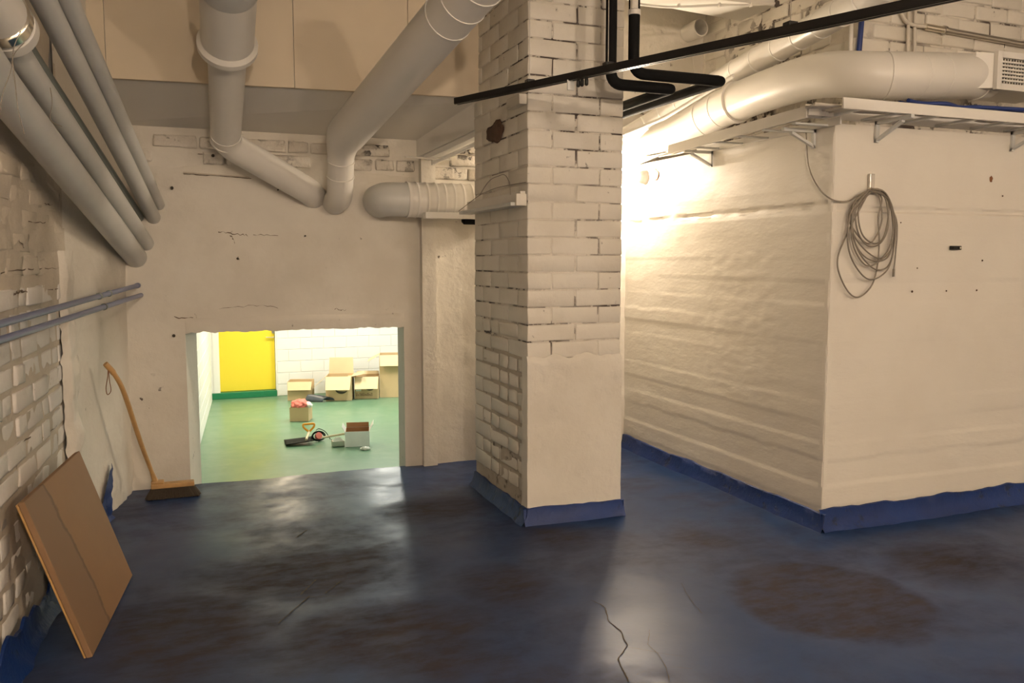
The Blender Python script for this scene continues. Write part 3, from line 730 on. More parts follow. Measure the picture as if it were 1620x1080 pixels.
bm = bmesh.new(); tube(bm, fillet([(c0.x+.0, YB+.05, zc), (c0.x+.0, yd, zc), (xj, yd, zc)], .15, 10), rd, 30); mesh_obj('elbow', bm, M['greypipe'], d3, smooth=45)
o = pipe('ribbed_run', [(xj, yd, zc), (2.15, yd, zc), (2.25, YB+.03, zc)], rd, M['duct'], d3, 30, bend=.1, step=.008, ridges=(.062, .004, rd+.004, rd+.004), smooth=30)
tr = mesh_obj('cable_tray', rbox(gY(671, 340, 5.38).x, 2.1, 5.34, 5.41, gY(671, 345, 5.34).z, gY(671, 335, 5.34).z, .003), M['duct']); tag(tr, 'narrow white tray under the ribbed horizontal duct', 'tray')
q = gY(742, 349, 5.40); bm = bmesh.new(); tube(bm, [q+Vector((-.05, 0, 0)), q+Vector((-.035, 0, 0)), q+Vector((.3, 0, 0))], [.012, .026, .026], 18); o = mesh_obj('foam_pipe', bm, M['black'], None, 40); tag(o, 'black foam pipe end just under the white tray', 'pipe')
# trunking + fluorescent batten under the soffit, toward the pillar
q0_, q1_ = gY(659, 249, YB+.02), gY(752, 205, 5.08); t0_ = gY(656, 228, YB+.02).z+.04; ox = Vector((.16, .05, 0))
bm = bmesh.new(); hexa(bm, (q0_, q0_+ox, Vector((q0_.x+.16, q0_.y+.05, t0_)), Vector((q0_.x, q0_.y, t0_))), (q1_, q1_+ox, Vector((q1_.x+.16, q1_.y+.05, 2.50)), Vector((q1_.x, q1_.y, 2.50))))
bmesh.ops.recalc_face_normals(bm, faces=bm.faces); o = mesh_obj('boxed_beam', bm, M['whitepaint']); tag(o, 'white boxed beam running from the back wall to the pillar', 'beam')
fx = empty('fluorescent_batten', q0_, label='unlit white fluorescent batten under the boxed beam', cat='lamp')
f0, f1 = q0_.lerp(q1_, .12)+Vector((.035, 0, -.022)), q0_.lerp(q1_, .97)+Vector((.035, 0, -.022)); dx_ = Vector((.028, .01, 0)); dz_ = Vector((0, 0, .016))
bm = bmesh.new(); hexa(bm, (f0-dx_-dz_, f0+dx_-dz_, f0+dx_+dz_, f0-dx_+dz_), (f1-dx_-dz_, f1+dx_-dz_, f1+dx_+dz_, f1-dx_+dz_)); bmesh.ops.recalc_face_normals(bm, faces=bm.faces); mesh_obj('batten_body', bm, M['duct'], fx)
tz = Vector((.03, .0, -.036)); bm = bmesh.new(); tube(bm, [f0.lerp(f1, .04)+tz, f0.lerp(f1, .96)+tz], .014, 14); mesh_obj('tube', bm, M['whitecloth'], fx, smooth=40)
for t in (.03, .97): c_ = f0.lerp(f1, t)+tz; mesh_obj('tube_holder', rbox(c_.x-.014, c_.x+.014, c_.y-.01, c_.y+.01, c_.z-.016, c_.z+.028, .003), M['duct'], fx)
a, b = gY(641, 248, 5.6), gY(713, 253, 5.6); o = pipe('thin_rod', [a, b], .006, M['duct'], None, 8); tag(o, 'thin white rod poking across the top of the pilaster', 'rod')
a, b = gY(290, 274, YB-.016), gY(395, 281, YB-.016)
bm = bmesh.new(); hexa(bm, (a, a+Vector((0, .03, 0)), a+Vector((0, .03, .009)), a+Vector((0, 0, .009))), (b, b+Vector((0, .03, 0)), b+Vector((0, .03, .006)), b+Vector((0, 0, .006)))); bmesh.ops.recalc_face_normals(bm, faces=bm.faces)
mesh_obj('embedded_bar', bm, M['mortar'], wall_back)
for x, y, r in ((275, 531, .010), (272, 297, .010), (337, 246, .010), (483, 373, .006), (376, 409, .008), (440, 300, .005)):
    q = gY(x, y, YB-.01); bm = bmesh.new(); tube(bm, [q, q+Vector((0, .03, 0))], r, 10); mesh_obj('plug_hole', bm, M['print'], wall_back)

# ================================================================== DUCTS AND PIPES ON THE RIGHT
r1 = empty('supply_duct', at(1400, 120, 4.55), label='big white duct bending over the concrete block to a square grille', cat='duct')
K = [at(978, 246, 6.35), at(1090, 200, 6.02), at(1165, 162, 5.62), at(1285, 122, 4.92), at(1400, 120, 4.60), at(1560, 121, 4.88)]
def catmull(P, n=10):
    Q = [P[0]*2-P[1]]+P+[P[-1]*2-P[-2]]; out = []
    for i in range(1, len(Q)-2):
        for k in range(n):
            t = k/n; a, b, c, d = Q[i-1:i+3]
            out.append(.5*((2*b)+(c-a)*t+(2*a-5*b+4*c-d)*t*t+(3*b-a-3*c+d)*t**3))
    return out+[P[-1]]
pts = catmull(K); bm = bmesh.new(); tube(bm, pts, .127, 36); dr3 = mesh_obj('duct_run', bm, M['duct'], r1, smooth=45)
for i, t in ((20, .012), (17, .003), (13, .003), (40, .004), (45, .0015), (43, .0015)):
    bm = bmesh.new(); dd = pts[i+1]-pts[i-1]; ring(bm, pts[i], dd, .127, t, .05 if t > .01 else .014, 36); mesh_obj('coupling' if t > .01 else 'seam', bm, M['duct'], dr3, smooth=40)
bm = bmesh.new(); ring(bm, pts[-2], pts[-1]-pts[-3], .127, .006, .03, 36); mesh_obj('coupling', bm, M['duct'], r1, smooth=40)
gp = at(1576, 112, 4.62); gpl = K[-1]
gy0 = gpl.y-.17; gx0 = gY(1578, 112, gy0).x; gzt, gzb = gY(1578, 80, gy0).z, gY(1578, 141, gy0).z
bm = bmesh.new(); ce = gpl; n = 24
hexa(bm, ((gx0-.085, gy0+.07, ce.z-.10), (gx0-.085, gy0+.27, ce.z-.10), (gx0-.085, gy0+.27, ce.z+.10), (gx0-.085, gy0+.07, ce.z+.10)), ((gx0+.02, gy0+.012, gzb+.01), (gx0+.02, gy0+.33, gzb+.01), (gx0+.02, gy0+.33, gzt-.01), (gx0+.02, gy0+.012, gzt-.01)))
bmesh.ops.recalc_face_normals(bm, faces=bm.faces); mesh_obj('transition_box', bm, M['duct'], r1)
gr = empty('air_grille', (gx0+.3, gy0, gzb), label='white square air grille with dark openings on the duct end', cat='grille')
gw = .56
bm = bmesh.new(); box(bm, gx0, gx0+gw, gy0+.02, gy0+.33, gzb+.012, gzt-.012); mesh_obj('grille_box', bm, M['duct'], gr)
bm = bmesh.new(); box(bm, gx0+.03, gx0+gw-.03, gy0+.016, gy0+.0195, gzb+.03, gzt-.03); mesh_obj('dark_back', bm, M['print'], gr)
bm = bmesh.new()
for x0, x1, z0, z1 in ((gx0-.004, gx0+.032, gzb, gzt), (gx0+gw-.03, gx0+gw, gzb, gzt), (gx0+.03, gx0+gw-.03, gzb, gzb+.034), (gx0+.03, gx0+gw-.03, gzt-.034, gzt)): box(bm, x0, x1, gy0-.004, gy0+.02, z0, z1)
gf_ = mesh_obj('grille_frame', bm, M['duct'], gr)
zz = gzb+.034; dz = (gzt-gzb-.068)/7
slm = None
for i in range(1, 7): mesh_obj('slat', rbox(gx0+.03, gx0+gw-.03, gy0+.001, gy0+.012, zz+i*dz-.005, zz+i*dz+.005, .001, 1), M['duct'], gf_)
x = gx0+.05
while x < gx0+gw-.035: mesh_obj('fin', rbox(x-.002, x+.002, gy0+.010, gy0+.016, gzb+.03, gzt-.03, .0008, 1), M['duct'], gf_); x += .0215
r2 = empty('spiral_duct', at(1200, 100, 5.4), label='long white spiral duct rising above the big duct', cat='duct')
K2 = [at(985, 222, 6.2), at(1060, 178, 6.1), at(1150, 122, 5.75), at(1250, 66, 5.2), at(1350, 8, 4.6), at(1460, -60, 4.1)]
p2 = catmull(K2, 12); bm = bmesh.new(); tube(bm, p2, .082, 28); dr4 = mesh_obj('duct_run', bm, M['duct'], r2, smooth=45)
for i in range(6, len(p2)-2, 4):
    bm = bmesh.new(); ring(bm, p2[i], p2[i+1]-p2[i-1], .0822, .0025, .010, 28); mesh_obj('seam', bm, M['whitecloth'], dr4, smooth=40)
# thin white pipe beside them
o = pipe('thin_pipe', [at(985, 213, 6.0), at(1052, 186, 5.9), at(1160, 120, 5.4)], .014, M['duct'], None, 10); tag(o, 'thin white pipe between the black pipes and the spiral duct', 'pipe')
# black insulated pipes in front of the pillar
YBK = 3.92
def bpipe(xv, yc, xe, ye, lab, Y):
    v0, v1 = gY(xv, -80, Y), gY(xv, yc, Y); v0.x = v1.x = gY(xv, 60, Y).x
    e = gY(xe, ye, Y); e.z = v1.z
    root = empty('insulated_pipe', v1, label=lab, cat='pipe', group='black insulated pipes by the pillar')
    pipe('foam_drop', [Vector((v1.x, Y, 3.43)), Vector((v1.x, Y, v1.z)), Vector((e.x-.02, Y, v1.z))], .029, M['black'], root, 18, bend=.07)
    pipe('foam_run', [Vector((e.x-.03, Y+.0, v1.z)), Vector((e.x, Y, v1.z)), Vector((e.x, YB+.02, v1.z-.0))], .0275, M['black'], root, 18, bend=.02)
    return root, v1, e
ra, va, ea = bpipe(967, 133, 1062, 142, 'black insulated pipe nearer the pillar centre, with the shorter elbow', YBK)
rb, vb, eb = bpipe(1003, 116, 1141, 131, 'black insulated pipe at the pillar edge, with the longer elbow', YBK-.04)
q = Vector((vb.x, vb.y, gY(1003, 24, YBK).z)); bm = bmesh.new(); ring(bm, q, (0, 0, 1), .026, .006, .03, 18); mesh_obj('tape_band', bm, M['duct'], rb, smooth=40)
bm = bmesh.new(); tube(bm, [q+Vector((-.014, -.022, .01)), q+Vector((-.014, -.024, .09))], .02, 12); mesh_obj('bare_stretch', bm, M['plaster'], rb, smooth=40)
# lighting rail
RL, RR = at(722, 160, 4.55), at(1640, -36, 2.50)
tr = empty('lighting_rail', RL, label='long black lighting rail crossing in front of the pillar', cat='rail')
du = (RR-RL).normalized(); sd = du.cross(Vector((0, 0, 1))).normalized(); uu = sd.cross(du)
bm = bmesh.new(); hw, hh = .017, .015
q4 = lambda c: [c-sd*hw-uu*hh, c+sd*hw-uu*hh, c+sd*hw+uu*hh, c-sd*hw+uu*hh]
hexa(bm, q4(RL), q4(RR)); bmesh.ops.recalc_face_normals(bm, faces=bm.faces); mesh_obj('rail_body', bm, M['track'], tr)
bm = bmesh.new()
for s in (-1, 1):
    c_ = [RL-uu*hh+sd*s*.010, RR-uu*hh+sd*s*.010]
    hexa(bm, [c_[0]-sd*.005-uu*.004, c_[0]+sd*.005-uu*.004, c_[0]+sd*.005, c_[0]-sd*.005], [c_[1]-sd*.005-uu*.004, c_[1]+sd*.005-uu*.004, c_[1]+sd*.005, c_[1]-sd*.005])
bmesh.ops.recalc_face_normals(bm, faces=bm.faces); mesh_obj('rail_lip', bm, M['track'], tr)
def railpt(px):
    lo, hi = 0, 1
    for _ in range(40):
        m_ = (lo+hi)/2; p = RL.lerp(RR, m_)-CAM
        if CX+FPX*p.dot(RT)/p.dot(FW) < px: lo = m_
        else: hi = m_
    return RL.lerp(RR, lo)
for px in (838, 962, 1250, 1500):
    p = railpt(px); bm = bmesh.new(); tube(bm, [p+uu*.012, Vector((p.x, p.y, 3.05 if p.x < 2.0 else 3.43))], .0022, 6); mesh_obj('hanger_wire', bm, M['steel'], tr)
    mesh_obj('hanger_clip', None or rbox(p.x-.02, p.x+.02, p.y-.02, p.y+.02, p.z+.012, p.z+.028, .003), M['track'], tr)
p = railpt(903); mesh_obj('bracket', rbox(p.x-.018, p.x+.018, p.y-.004, p.y+.004, p.z-.062, p.z-.012, .003), M['greypipe'], tr)
for px in (915, 921, 928):
    p = railpt(px); bm = bmesh.new(); tube(bm, [p-uu*.018, p-uu*.03, p-uu*.05, p-uu*.055], [.006, .009, .009, .005], 10); mesh_obj('terminal', bm, M['track'], tr, smooth=40)
# cable trays on brackets round the block
ZT = gY(1332, 172, 3.30).z
ft = empty('cable_tray', (3.7, 3.4, ZT), label='white cable tray along the front of the concrete block', cat='tray', group='white cable trays on the block')
xs, xe = gY(1332, 163, 3.30).x, 5.6
lip_h = gY(1332, 154, 3.30).z-ZT
mesh_obj('tray_lip', rbox(xs, xe, 3.288, 3.300, ZT, ZT+lip_h, .002), M['duct'], ft)
mesh_obj('tray_lip', rbox(xs, xe, 3.56, 3.572, ZT, ZT+lip_h, .002), M['duct'], ft)
x = xs+.12
while x < xe: mesh_obj('rung', rbox(x-.015, x+.015, 3.295, 3.565, ZT+.002, ZT+.014, .002), M['greypipe'], ft); x += .26
def bracket(root, p, out, along, L=.24, hgt=.11):
    out, along = Vector(out), Vector(along); p = Vector(p); t = along*.011
    bm = bmesh.new()
    a = [p-t, p+out*L-t, p+out*L-t-Vector((0, 0, .018)), p-t-Vector((0, 0, .018))]; hexa(bm, a, [v+2*t for v in a])
    a = [p-t, p+out*.014-t, p+out*.014-t-Vector((0, 0, hgt)), p-t-Vector((0, 0, hgt))]; hexa(bm, a, [v+2*t for v in a])
    a = [p-Vector((0, 0, hgt))-t, p-Vector((0, 0, hgt-.016))+out*.004-t, p+out*L*.75-Vector((0, 0, .014))-t, p+out*L*.75-Vector((0, 0, .030))-t]; hexa(bm, a, [v+2*t for v in a])
    bmesh.ops.recalc_face_normals(bm, faces=bm.faces); return mesh_obj('bracket', bm, M['greypipe'], root)
for px in (1385, 1600): bracket(ft, (gY(px, 210, BY).x, BY-.004, ZT), (0, -1, 0), (1, 0, 0))
lt = empty('cable_tray', (2.98, 4.4, ZT), label='white cable tray along the side of the concrete block', cat='tray', group='white cable trays on the block')
y0, y1 = gX(1277, 178, 2.93).y, gX(1058, 238, 2.93).y
za, zb = gX(1277, 186, 2.93).z, gX(1058, 244, 2.93).z
bm = bmesh.new(); a = [Vector((2.924, y0, za)), Vector((2.936, y0, za)), Vector((2.936, y0, za+.058)), Vector((2.924, y0, za+.058))]; b = [Vector((v.x, y1, zb+(v.z-za))) for v in a]
hexa(bm, a, b); bmesh.ops.recalc_face_normals(bm, faces=bm.faces); mesh_obj('tray_lip', bm, M['duct'], lt)
mesh_obj('tray_lip', rbox(3.14, 3.152, y0, y1, zb+.01, zb+.05, .002), M['duct'], lt)
mesh_obj('end_lip', rbox(2.93, 3.09, y0-.012, y0, za+.012, za+.055, .002), M['duct'], lt)
y = y0+.1
while y < y1: mesh_obj('rung', rbox(2.93, 3.145, y-.015, y+.015, zb+.012, zb+.022, .002), M['greypipe'], lt); y += .24
for px, py in ((1127, 238), (1290, 192)): bracket(lt, (BX-.002, gX(px, py, BX).y, zb+.012), (-1, 0, 0), (0, 1, 0), .21, .10)
# cables in the trays
random.seed(21)
def tray_cable(i, mat, lab, front, grp, lift=0):
    if front:
        y = random.uniform(3.33, 3.53); x_0 = xs-.1 if mat != 'bluecable' else xs+.45; pts = [Vector((x_0+k*(xe-x_0)/16, y+random.uniform(-.035, .035), ZT+.024+random.uniform(0, .012)+lift)) for k in range(17)]
    else:
        x = random.uniform(2.97, 3.11); pts = [Vector((x+random.uniform(-.03, .03), y0-.15+k*(y1-y0+.5)/11, za+(zb-za)*k/11+.030+random.uniform(0, .014))) for k in range(12)]
    o = pipe('tray_cable', catmull(pts, 4), .0065 if mat != 'bluecable' else .010, M[mat], None, 8); tag(o, lab, 'cable', grp)
for i in range(5): tray_cable(i, 'whitecable', 'white cable lying in the front tray', True, 'white cables in the front tray')
for i in range(3): tray_cable(i, 'bluecable', 'dark blue cable heaped in the front tray', True, 'blue cables in the front tray', .048)
for i in range(5): tray_cable(i, 'whitecable', 'white cable lying in the side tray', False, 'white cables in the side tray')
# bits on the upper brick wall
q0, q1 = gY(1463, 42, UY-.03), gY(1640, 74, UY-.03)
cd_ = empty('steel_conduit', q0, label='bright steel conduit bending along the upper brick wall', cat='conduit')
pipe('conduit_tube', [q0+(q1-q0)*.12, q1], .019, M['steel'], cd_, 14); pipe('end_sleeve', [q0, q0+(q1-q0)*.16], .021, M['chrome'], cd_, 14)
bm = bmesh.new(); ring(bm, q0.lerp(q1, .165), q1-q0, .02, .007, .025, 16); mesh_obj('clip', bm, M['steel'], cd_)
pipe('lead_cable', catmull([q0, gY(1440, 38, UY-.03), gY(1428, 25, UY-.03), gY(1418, -10, UY-.03)], 6), .012, M['whitecable'], cd_, 10)
for dx, lab in ((1437, 'left of the two pale cables hanging down the upper brick wall'), (1447, 'right of the two pale cables hanging down the upper brick wall')):
    o = pipe('hanging_cable', [gY(dx+4, -30, UY-.03), gY(dx, 40, UY-.025), gY(dx-1, 95, UY-.025)], .010, M['whitecable'], None, 10); tag(o, lab, 'cable')
a, b = gY(1365, 10, UY-.04), gY(1358, 92, UY-.04); o = pipe('blue_cable', [a, b], .016, M['bluecable'], None, 12); tag(o, 'thick dark blue cable dropping behind the big duct', 'cable')
o = pipe('small_riser', [gY(1347, 20, UY-.03), gY(1345, 92, UY-.03)], .014, M['duct'], None, 12); tag(o, 'thin white riser pipe beside the blue cable', 'pipe')
bm = bmesh.new(); a = gY(1090, 52, YB-.0); st = empty('pipe_stub', a, label='open white pipe stub sticking out of the back wall', cat='pipe')
ax = Vector((.05, -1, .03)).normalized(); a0 = Vector((a.x, YB+.02, a.z))
tube(bm, [a0, a0+ax*.17, a0+ax*.17, a0+ax*.02], [.066, .066, .058, .057], 28, sock=True); mesh_obj('stub_tube', bm, M['duct'], st, smooth=40)
for k, (x, y) in enumerate(((1094, 72), (1114, 66))): pipe('stub_wire', [gY(x, y, 5.55), gY(x+6 if k == 0 else x+2, 122, 5.55)], .004, M['whitecable'], st, 6)
pts = [gY(x, y, 4.9) for x, y in ((1005, 6), (1060, 11), (1140, 8), (1190, 8), (1262, 2))]
cb = empty('beam_cable', pts[0], label='white cable clipped along the ceiling beam', cat='cable')
pipe('cable_run', catmull(pts, 6), .009, M['duct'], cb, 10)
for x, y in ((1074, 9), (1138, 8), (1188, 8), (1235, 5)): q = gY(x, y, 4.89); mesh_obj('clip', rbox(q.x-.006, q.x+.006, q.y-.012, q.y+.012, q.z-.014, q.z+.014, .002), M['duct'], cb)

# ================================================================== ON THE BLOCK FRONT
YC = BY-.03
hk = gY(1378, 290, BY-.012)
o = mesh_obj('wall_hook', rbox(hk.x-.016, hk.x+.016, BY-.022, BY-.004, hk.z-.05, hk.z+.05, .003), M['steel']); tag(o, 'small steel hook plate holding the cable coil', 'hook')
def Z3(x, y, Y=YC): return gY(1260+x/3.858, 240+y/3.858, Y)
coil = empty('cable_coil', gY(1375, 390, YC), label='coil of thin grey cable hung on the wall hook', cat='cable')
loops = [((455,235),(340,330),(330,440),(440,560),(520,430),(500,260)), ((455,225),(380,350),(400,500),(480,560),(540,500),(560,300)), ((470,225),(350,380),(360,560),(450,660),(560,640),(590,470),(560,290)),
         ((440,230),(345,330),(350,520),(400,640),(490,720),(570,680),(600,500),(570,300)), ((450,225),(330,380),(320,600),(400,750),(480,775),(570,690),(605,450),(550,260)),
         ((450,230),(300,520),(250,680),(300,830),(370,888),(450,830),(490,720),(505,560),(500,400),(520,280)), ((460,225),(360,340),(340,480),(420,600),(520,650),(590,560),(580,360),(520,240)),
         ((450,228),(365,300),(370,470),(430,570),(510,560),(560,450),(540,280)), ((455,222),(350,360),(345,560),(420,690),(510,665),(575,560),(590,400),(540,250))]
for i, lp in enumerate(loops):
    P3 = [Z3(x, y, YC-.004*(i % 5)) for x, y in lp]; P3.append(P3[0])
    pipe('cable_loop', catmull(P3, 8), .0042, M['cable'], coil, 8)
pipe('cable_end', catmull([Z3(520,235), Z3(585,350), Z3(615,450), Z3(605,620), Z3(594,720)], 6), .0036, M['cable'], coil, 8)
pipe('cable_end_plug', [Z3(594,715), Z3(592,762)], .0065, M['cable'], coil, 10)
pipe('cable_tail', catmull([gX(1275, 205, BX-.02), gX(1279, 262, BX-.02), gX(1295, 297, BX-.015), Vector((BX-.02, BY-.02, gX(1322, 315, BX-.02).z)), Z3(310, 302), Z3(370, 270), Z3(455, 228)], 8), .0042, M['cable'], coil, 8)
q = gY(1508, 392, BY); bt = empty('black_bracket', q, label='small black metal bracket screwed to the concrete block', cat='bracket')
pl_ = mesh_obj('plate', rbox(q.x-.037, q.x+.040, BY-.022, BY-.006, q.z-.011, q.z+.011, .003), M['track'], bt)
bm = bmesh.new(); tube(bm, [Vector((q.x+.024, BY-.021, q.z)), Vector((q.x+.024, BY-.028, q.z))], .006, 10); mesh_obj('screw', bm, M['chrome'], pl_)
mesh_obj('nub', rbox(q.x-.036, q.x-.012, BY-.034, BY-.02, q.z-.010, q.z+.008, .002), M['track'], bt)
for x, y, r in ((1554, 412, .006), (1443, 461, .007), (1497, 460, .005), (1545, 459, .006), (1451, 424, .004), (1425, 352, .004), (1586, 310, .005)):
    q = gY(x, y, BY-.006); bm = bmesh.new(); tube(bm, [q, q+Vector((0, -.004, 0))], [r, r*.6], 8); mesh_obj('screw_hole', bm, M['pit'], wall_right)
for (x, y, rx, ry, ax) in ((1568, 283, .014, .018, 0), (1037, 276, .05, .045, 1)):
    q = gY(x, y, BY) if ax == 0 else gX(x, y, BX)
    bm = bmesh.new(); bmesh.ops.create_icosphere(bm, subdivisions=2, radius=1)
    for v in bm.verts:
        k = 1+.5*fbm(v.co, 2.2, 3); v.co = q+(Vector((v.co.x*rx, v.co.y*.004, v.co.z*ry)) if ax == 0 else Vector((v.co.x*.004, v.co.y*rx, v.co.z*ry)))*k
    mesh_obj('rust_spot', bm, M['redspot'], wall_right, smooth=True)

# ================================================================== BOARD AND BROOM
bA, bB = gz(147, 1040), gz(210, 911)          # lower edge on the floor
yv = (bB-bA); Lb = yv.length; yv.normalize()
tA = None
for k in range(400):                          # upper near corner: on its pixel ray, square to the lower edge
    Y = 2.6+k*.004; p = gY(38, 795, Y)
    if tA is None or abs((p-bA).dot(yv)) < abs((tA-bA).dot(yv)): tA = p
upv = (tA-bA); upv -= yv*upv.dot(yv); Hb = upv.length; upv.normalize(); nb = yv.cross(upv)
if nb.x < 0: nb = -nb
bd = empty('leaning_board', bA, label='brown hardboard sheet with a damp stain leaning on the left wall', cat='board')
bm = rbox(0, Lb, 0, Hb, -.022, .0, .002, 1)
o = mesh_obj('sheet', bm, M['board'], bd)
o.matrix_parent_inverse = Matrix.Identity(4); o.matrix_basis = Matrix(((yv.x, upv.x, nb.x, 0), (yv.y, upv.y, nb.y, 0), (yv.z, upv.z, nb.z, .004), (0, 0, 0, 1)))
bm = rbox(0.0, Lb, .0, Hb*.995, -.031, -.0235, .002, 1)
o = mesh_obj('backing_sheet', bm, M['wood'], bd); o.matrix_parent_inverse = Matrix.Identity(4); o.matrix_basis = Matrix(((yv.x, upv.x, nb.x, 0), (yv.y, upv.y, nb.y, 0), (yv.z, upv.z, nb.z, .004), (0, 0, 0, 1)))

hc = gz(275, 786); br = empty('broom', hc, label='wooden handled broom standing against the left wall', cat='broom')
h0, h1 = gY(239, 768, hc.y), gY(308, 773, hc.y); zz0 = hc.z
hx0, hx1 = h0.x, h1.x; ht = gY(270, 763, hc.y).z
hdb = mesh_obj('head', rbox(hx0, hx1, hc.y-.03, hc.y+.03, ht-.028, ht+.002, .006), M['wood'], br)
bm = bmesh.new(); base = fh(hc.x, hc.y)+.002
random.seed(2)
for i in range(34):
    for j in range(4):
        x = hx0+.008+(hx1-hx0-.016)*i/33; y = hc.y-.022+.044*j/3; t = i/33*2-1
        top = Vector((x, y, ht-.026)); bot = Vector((x+t*.035+random.uniform(-.004, .004), y+(j-1.5)*.012, base+random.uniform(0, .004)))
        tube(bm, [top, top.lerp(bot, .6), bot], [.0055, .0075, .0085], 5)
o = mesh_obj('bristles', bm, M['bristle'], hdb, smooth=40); o['kind'] = 'stuff'
S_ = lambda x, y, Y: gY(150+x/4.5, 560+y/4.5, Y)
hp_ = [(430, 905, hc.y), (395, 810, hc.y-.03), (345, 680, hc.y-.12), (290, 520, hc.y-.22), (235, 350, hc.y-.32), (185, 220, hc.y-.39), (130, 130, hc.y-.43), (75, 68, hc.y-.45)]
P4 = [S_(*q) for q in hp_]; bm = bmesh.new(); pp = catmull(P4, 6); n = len(pp)
tube(bm, pp, [.022-.009*min(1, i/6) if i < 6 else .0135+.004*math.sin(math.pi*i/n)+(.004 if i > n-8 else 0) for i in range(n)], 14, flat=.8); hnd = mesh_obj('handle', bm, M['wood'], br, smooth=50)
mesh_obj('socket', rbox(hx0+.0, hx0+.075, hc.y-.026, hc.y+.026, ht, ht+.02, .008), M['wood'], br)
lp = [S_(x, y, hc.y-.45) for x, y in ((95, 95), (92, 160), (80, 240), (90, 288), (115, 260), (105, 190), (97, 100))]
pipe('hanging_cord', catmull(lp, 6), .0022, M['redspot'], hnd, 6)

# ================================================================== IN THE LOWER ROOM
def carton(name, x, y, wx, wy, hz, rz, label, flaps, mat='card', inm='cardin', group=None):
    """open box: walls, bottom and four flaps (front, back, left, right), each with its angle from upright and its length"""
    root = empty(name, (x, y, ZG+.004), rz, label, 'box', group); t = .005
    bm = bmesh.new()
    for a in ((-wx/2, wx/2, -wy/2, -wy/2+t, 0, hz), (-wx/2, wx/2, wy/2-t, wy/2, 0, hz), (-wx/2, -wx/2+t, -wy/2+t, wy/2-t, 0, hz), (wx/2-t, wx/2, -wy/2+t, wy/2-t, 0, hz), (-wx/2+t, wx/2-t, -wy/2+t, wy/2-t, 0, t)): box(bm, *a)
    body = mesh_obj('carton_body', bm, M[mat], root, local=True)
    for side, (ang, ln_) in flaps.items():
        bm = bmesh.new(); half = (wx if side in 'fb' else wy)/2-.004; tr_ = .0 if ang < 1 else .0
        q = [(-half, 0, 0), (half, 0, 0), (half-.01, ln_, 0), (-half+.01, ln_, 0)]
        hexa(bm, [(a, b, -.003) for a, b, c in q], [(a, b, .001) for a, b, c in q])
        o = mesh_obj('flap', bm, M[inm], root, local=True)
        pos = {'f': ((0, -wy/2, hz), 0), 'b': ((0, wy/2, hz), math.pi), 'l': ((-wx/2, 0, hz), -math.pi/2), 'r': ((wx/2, 0, hz), math.pi/2)}[side]
        # local y points outward from the rim, tilted down by (ang - 90 degrees)
        o.matrix_basis = Matrix.Translation(pos[0]) @ Matrix.Rotation(pos[1]+math.pi, 4, 'Z') @ Matrix.Rotation(math.pi/2-ang, 4, 'X')
    root['body'] = body.name; return root
def R(d): return math.radians(d)
def spot(x, y): return gz(x, y, ZG)
def mm(x0, x1, y): return (spot(x1, y)-spot(x0, y)).length
GB = 'cardboard boxes at the end of the lower room'
p = spot(472, 634); carton('cardboard_box', p.x+.07, p.y+.18, .40, .33, .31, R(-14), 'small open cardboard box next to the yellow door', {'f': (R(150), .15), 'b': (R(95), .05)}, group=GB)
p = spot(534, 634); b2 = carton('cardboard_box', p.x+.08, p.y+.20, .42, .42, .40, R(-16), 'open cardboard box with wide flaps standing up, a dark arrow on its front', {'f': (R(140), .26), 'b': (R(8), .27), 'l': (R(132), .28), 'r': (R(80), .18)}, group=GB)
p = spot(578, 631); b3 = carton('cardboard_box', p.x+.07, p.y+.18, .40, .36, .37, R(-14), 'cardboard box with a printed word and label beside the tall box', {'f': (R(140), .24), 'b': (R(75), .14), 'l': (R(95), .12)}, group=GB)
p = spot(618, 629); b4 = carton('cardboard_box', p.x+.10, p.y+.20, .46, .40, .72, R(-14), 'tall cardboard box at the right edge of the hatch', {'f': (R(150), .20), 'b': (R(95), .05), 'l': (R(118), .22)}, group=GB)
def swoosh(root, cx, cz, wy, L_):
    bm = bmesh.new(); pr = None
    for i in range(13):
        t = i/12; ang = math.radians(205+115*t); wd = .006+.016*math.sin(math.pi*min(1, t*1.05))
        c_ = Vector((cx+L_*math.cos(ang), 0, cz+L_*.7*math.sin(ang))); n_ = Vector((math.cos(ang), 0, math.sin(ang)))
        cur = [bm.verts.new((c_+n_*s*wd)+Vector((0, -wy/2-.002, 0))) for s in (-1, 1)]
        if pr: bm.faces.new((pr[0], pr[1], cur[1], cur[0]))
        pr = cur
    mesh_obj('printed_arrow', bm, M['print'], bpy.data.objects[root['body']], local=True)
swoosh(b2, .05, .21, .42, .11); swoosh(b3, .06, .22, .36, .09)
bm = bmesh.new(); box(bm, -.18, -.09, -.183, -.1805, .13, .26); mesh_obj('paper_label', bm, M['label'], bpy.data.objects[b3['body']], local=True)
bm = bmesh.new(); random.seed(4); x = -.18
for i in range(9):
    w_ = random.choice((.018, .024, .028)); h_ = .05; y = -.1825
    box(bm, x, x+.006, y, y+.001, .045, .045+h_); box(bm, x+w_-.006, x+w_, y, y+.001, .045, .045+h_*random.choice((1, .6)))
    if i % 2: box(bm, x, x+w_, y, y+.001, .045+h_*.42, .045+h_*.58)
    else: box(bm, x, x+w_, y, y+.001, .045+h_*.86, .045+h_)
    x += w_+.010
mesh_obj('printed_word', bm, M['redprint'], bpy.data.objects[b3['body']], local=True)
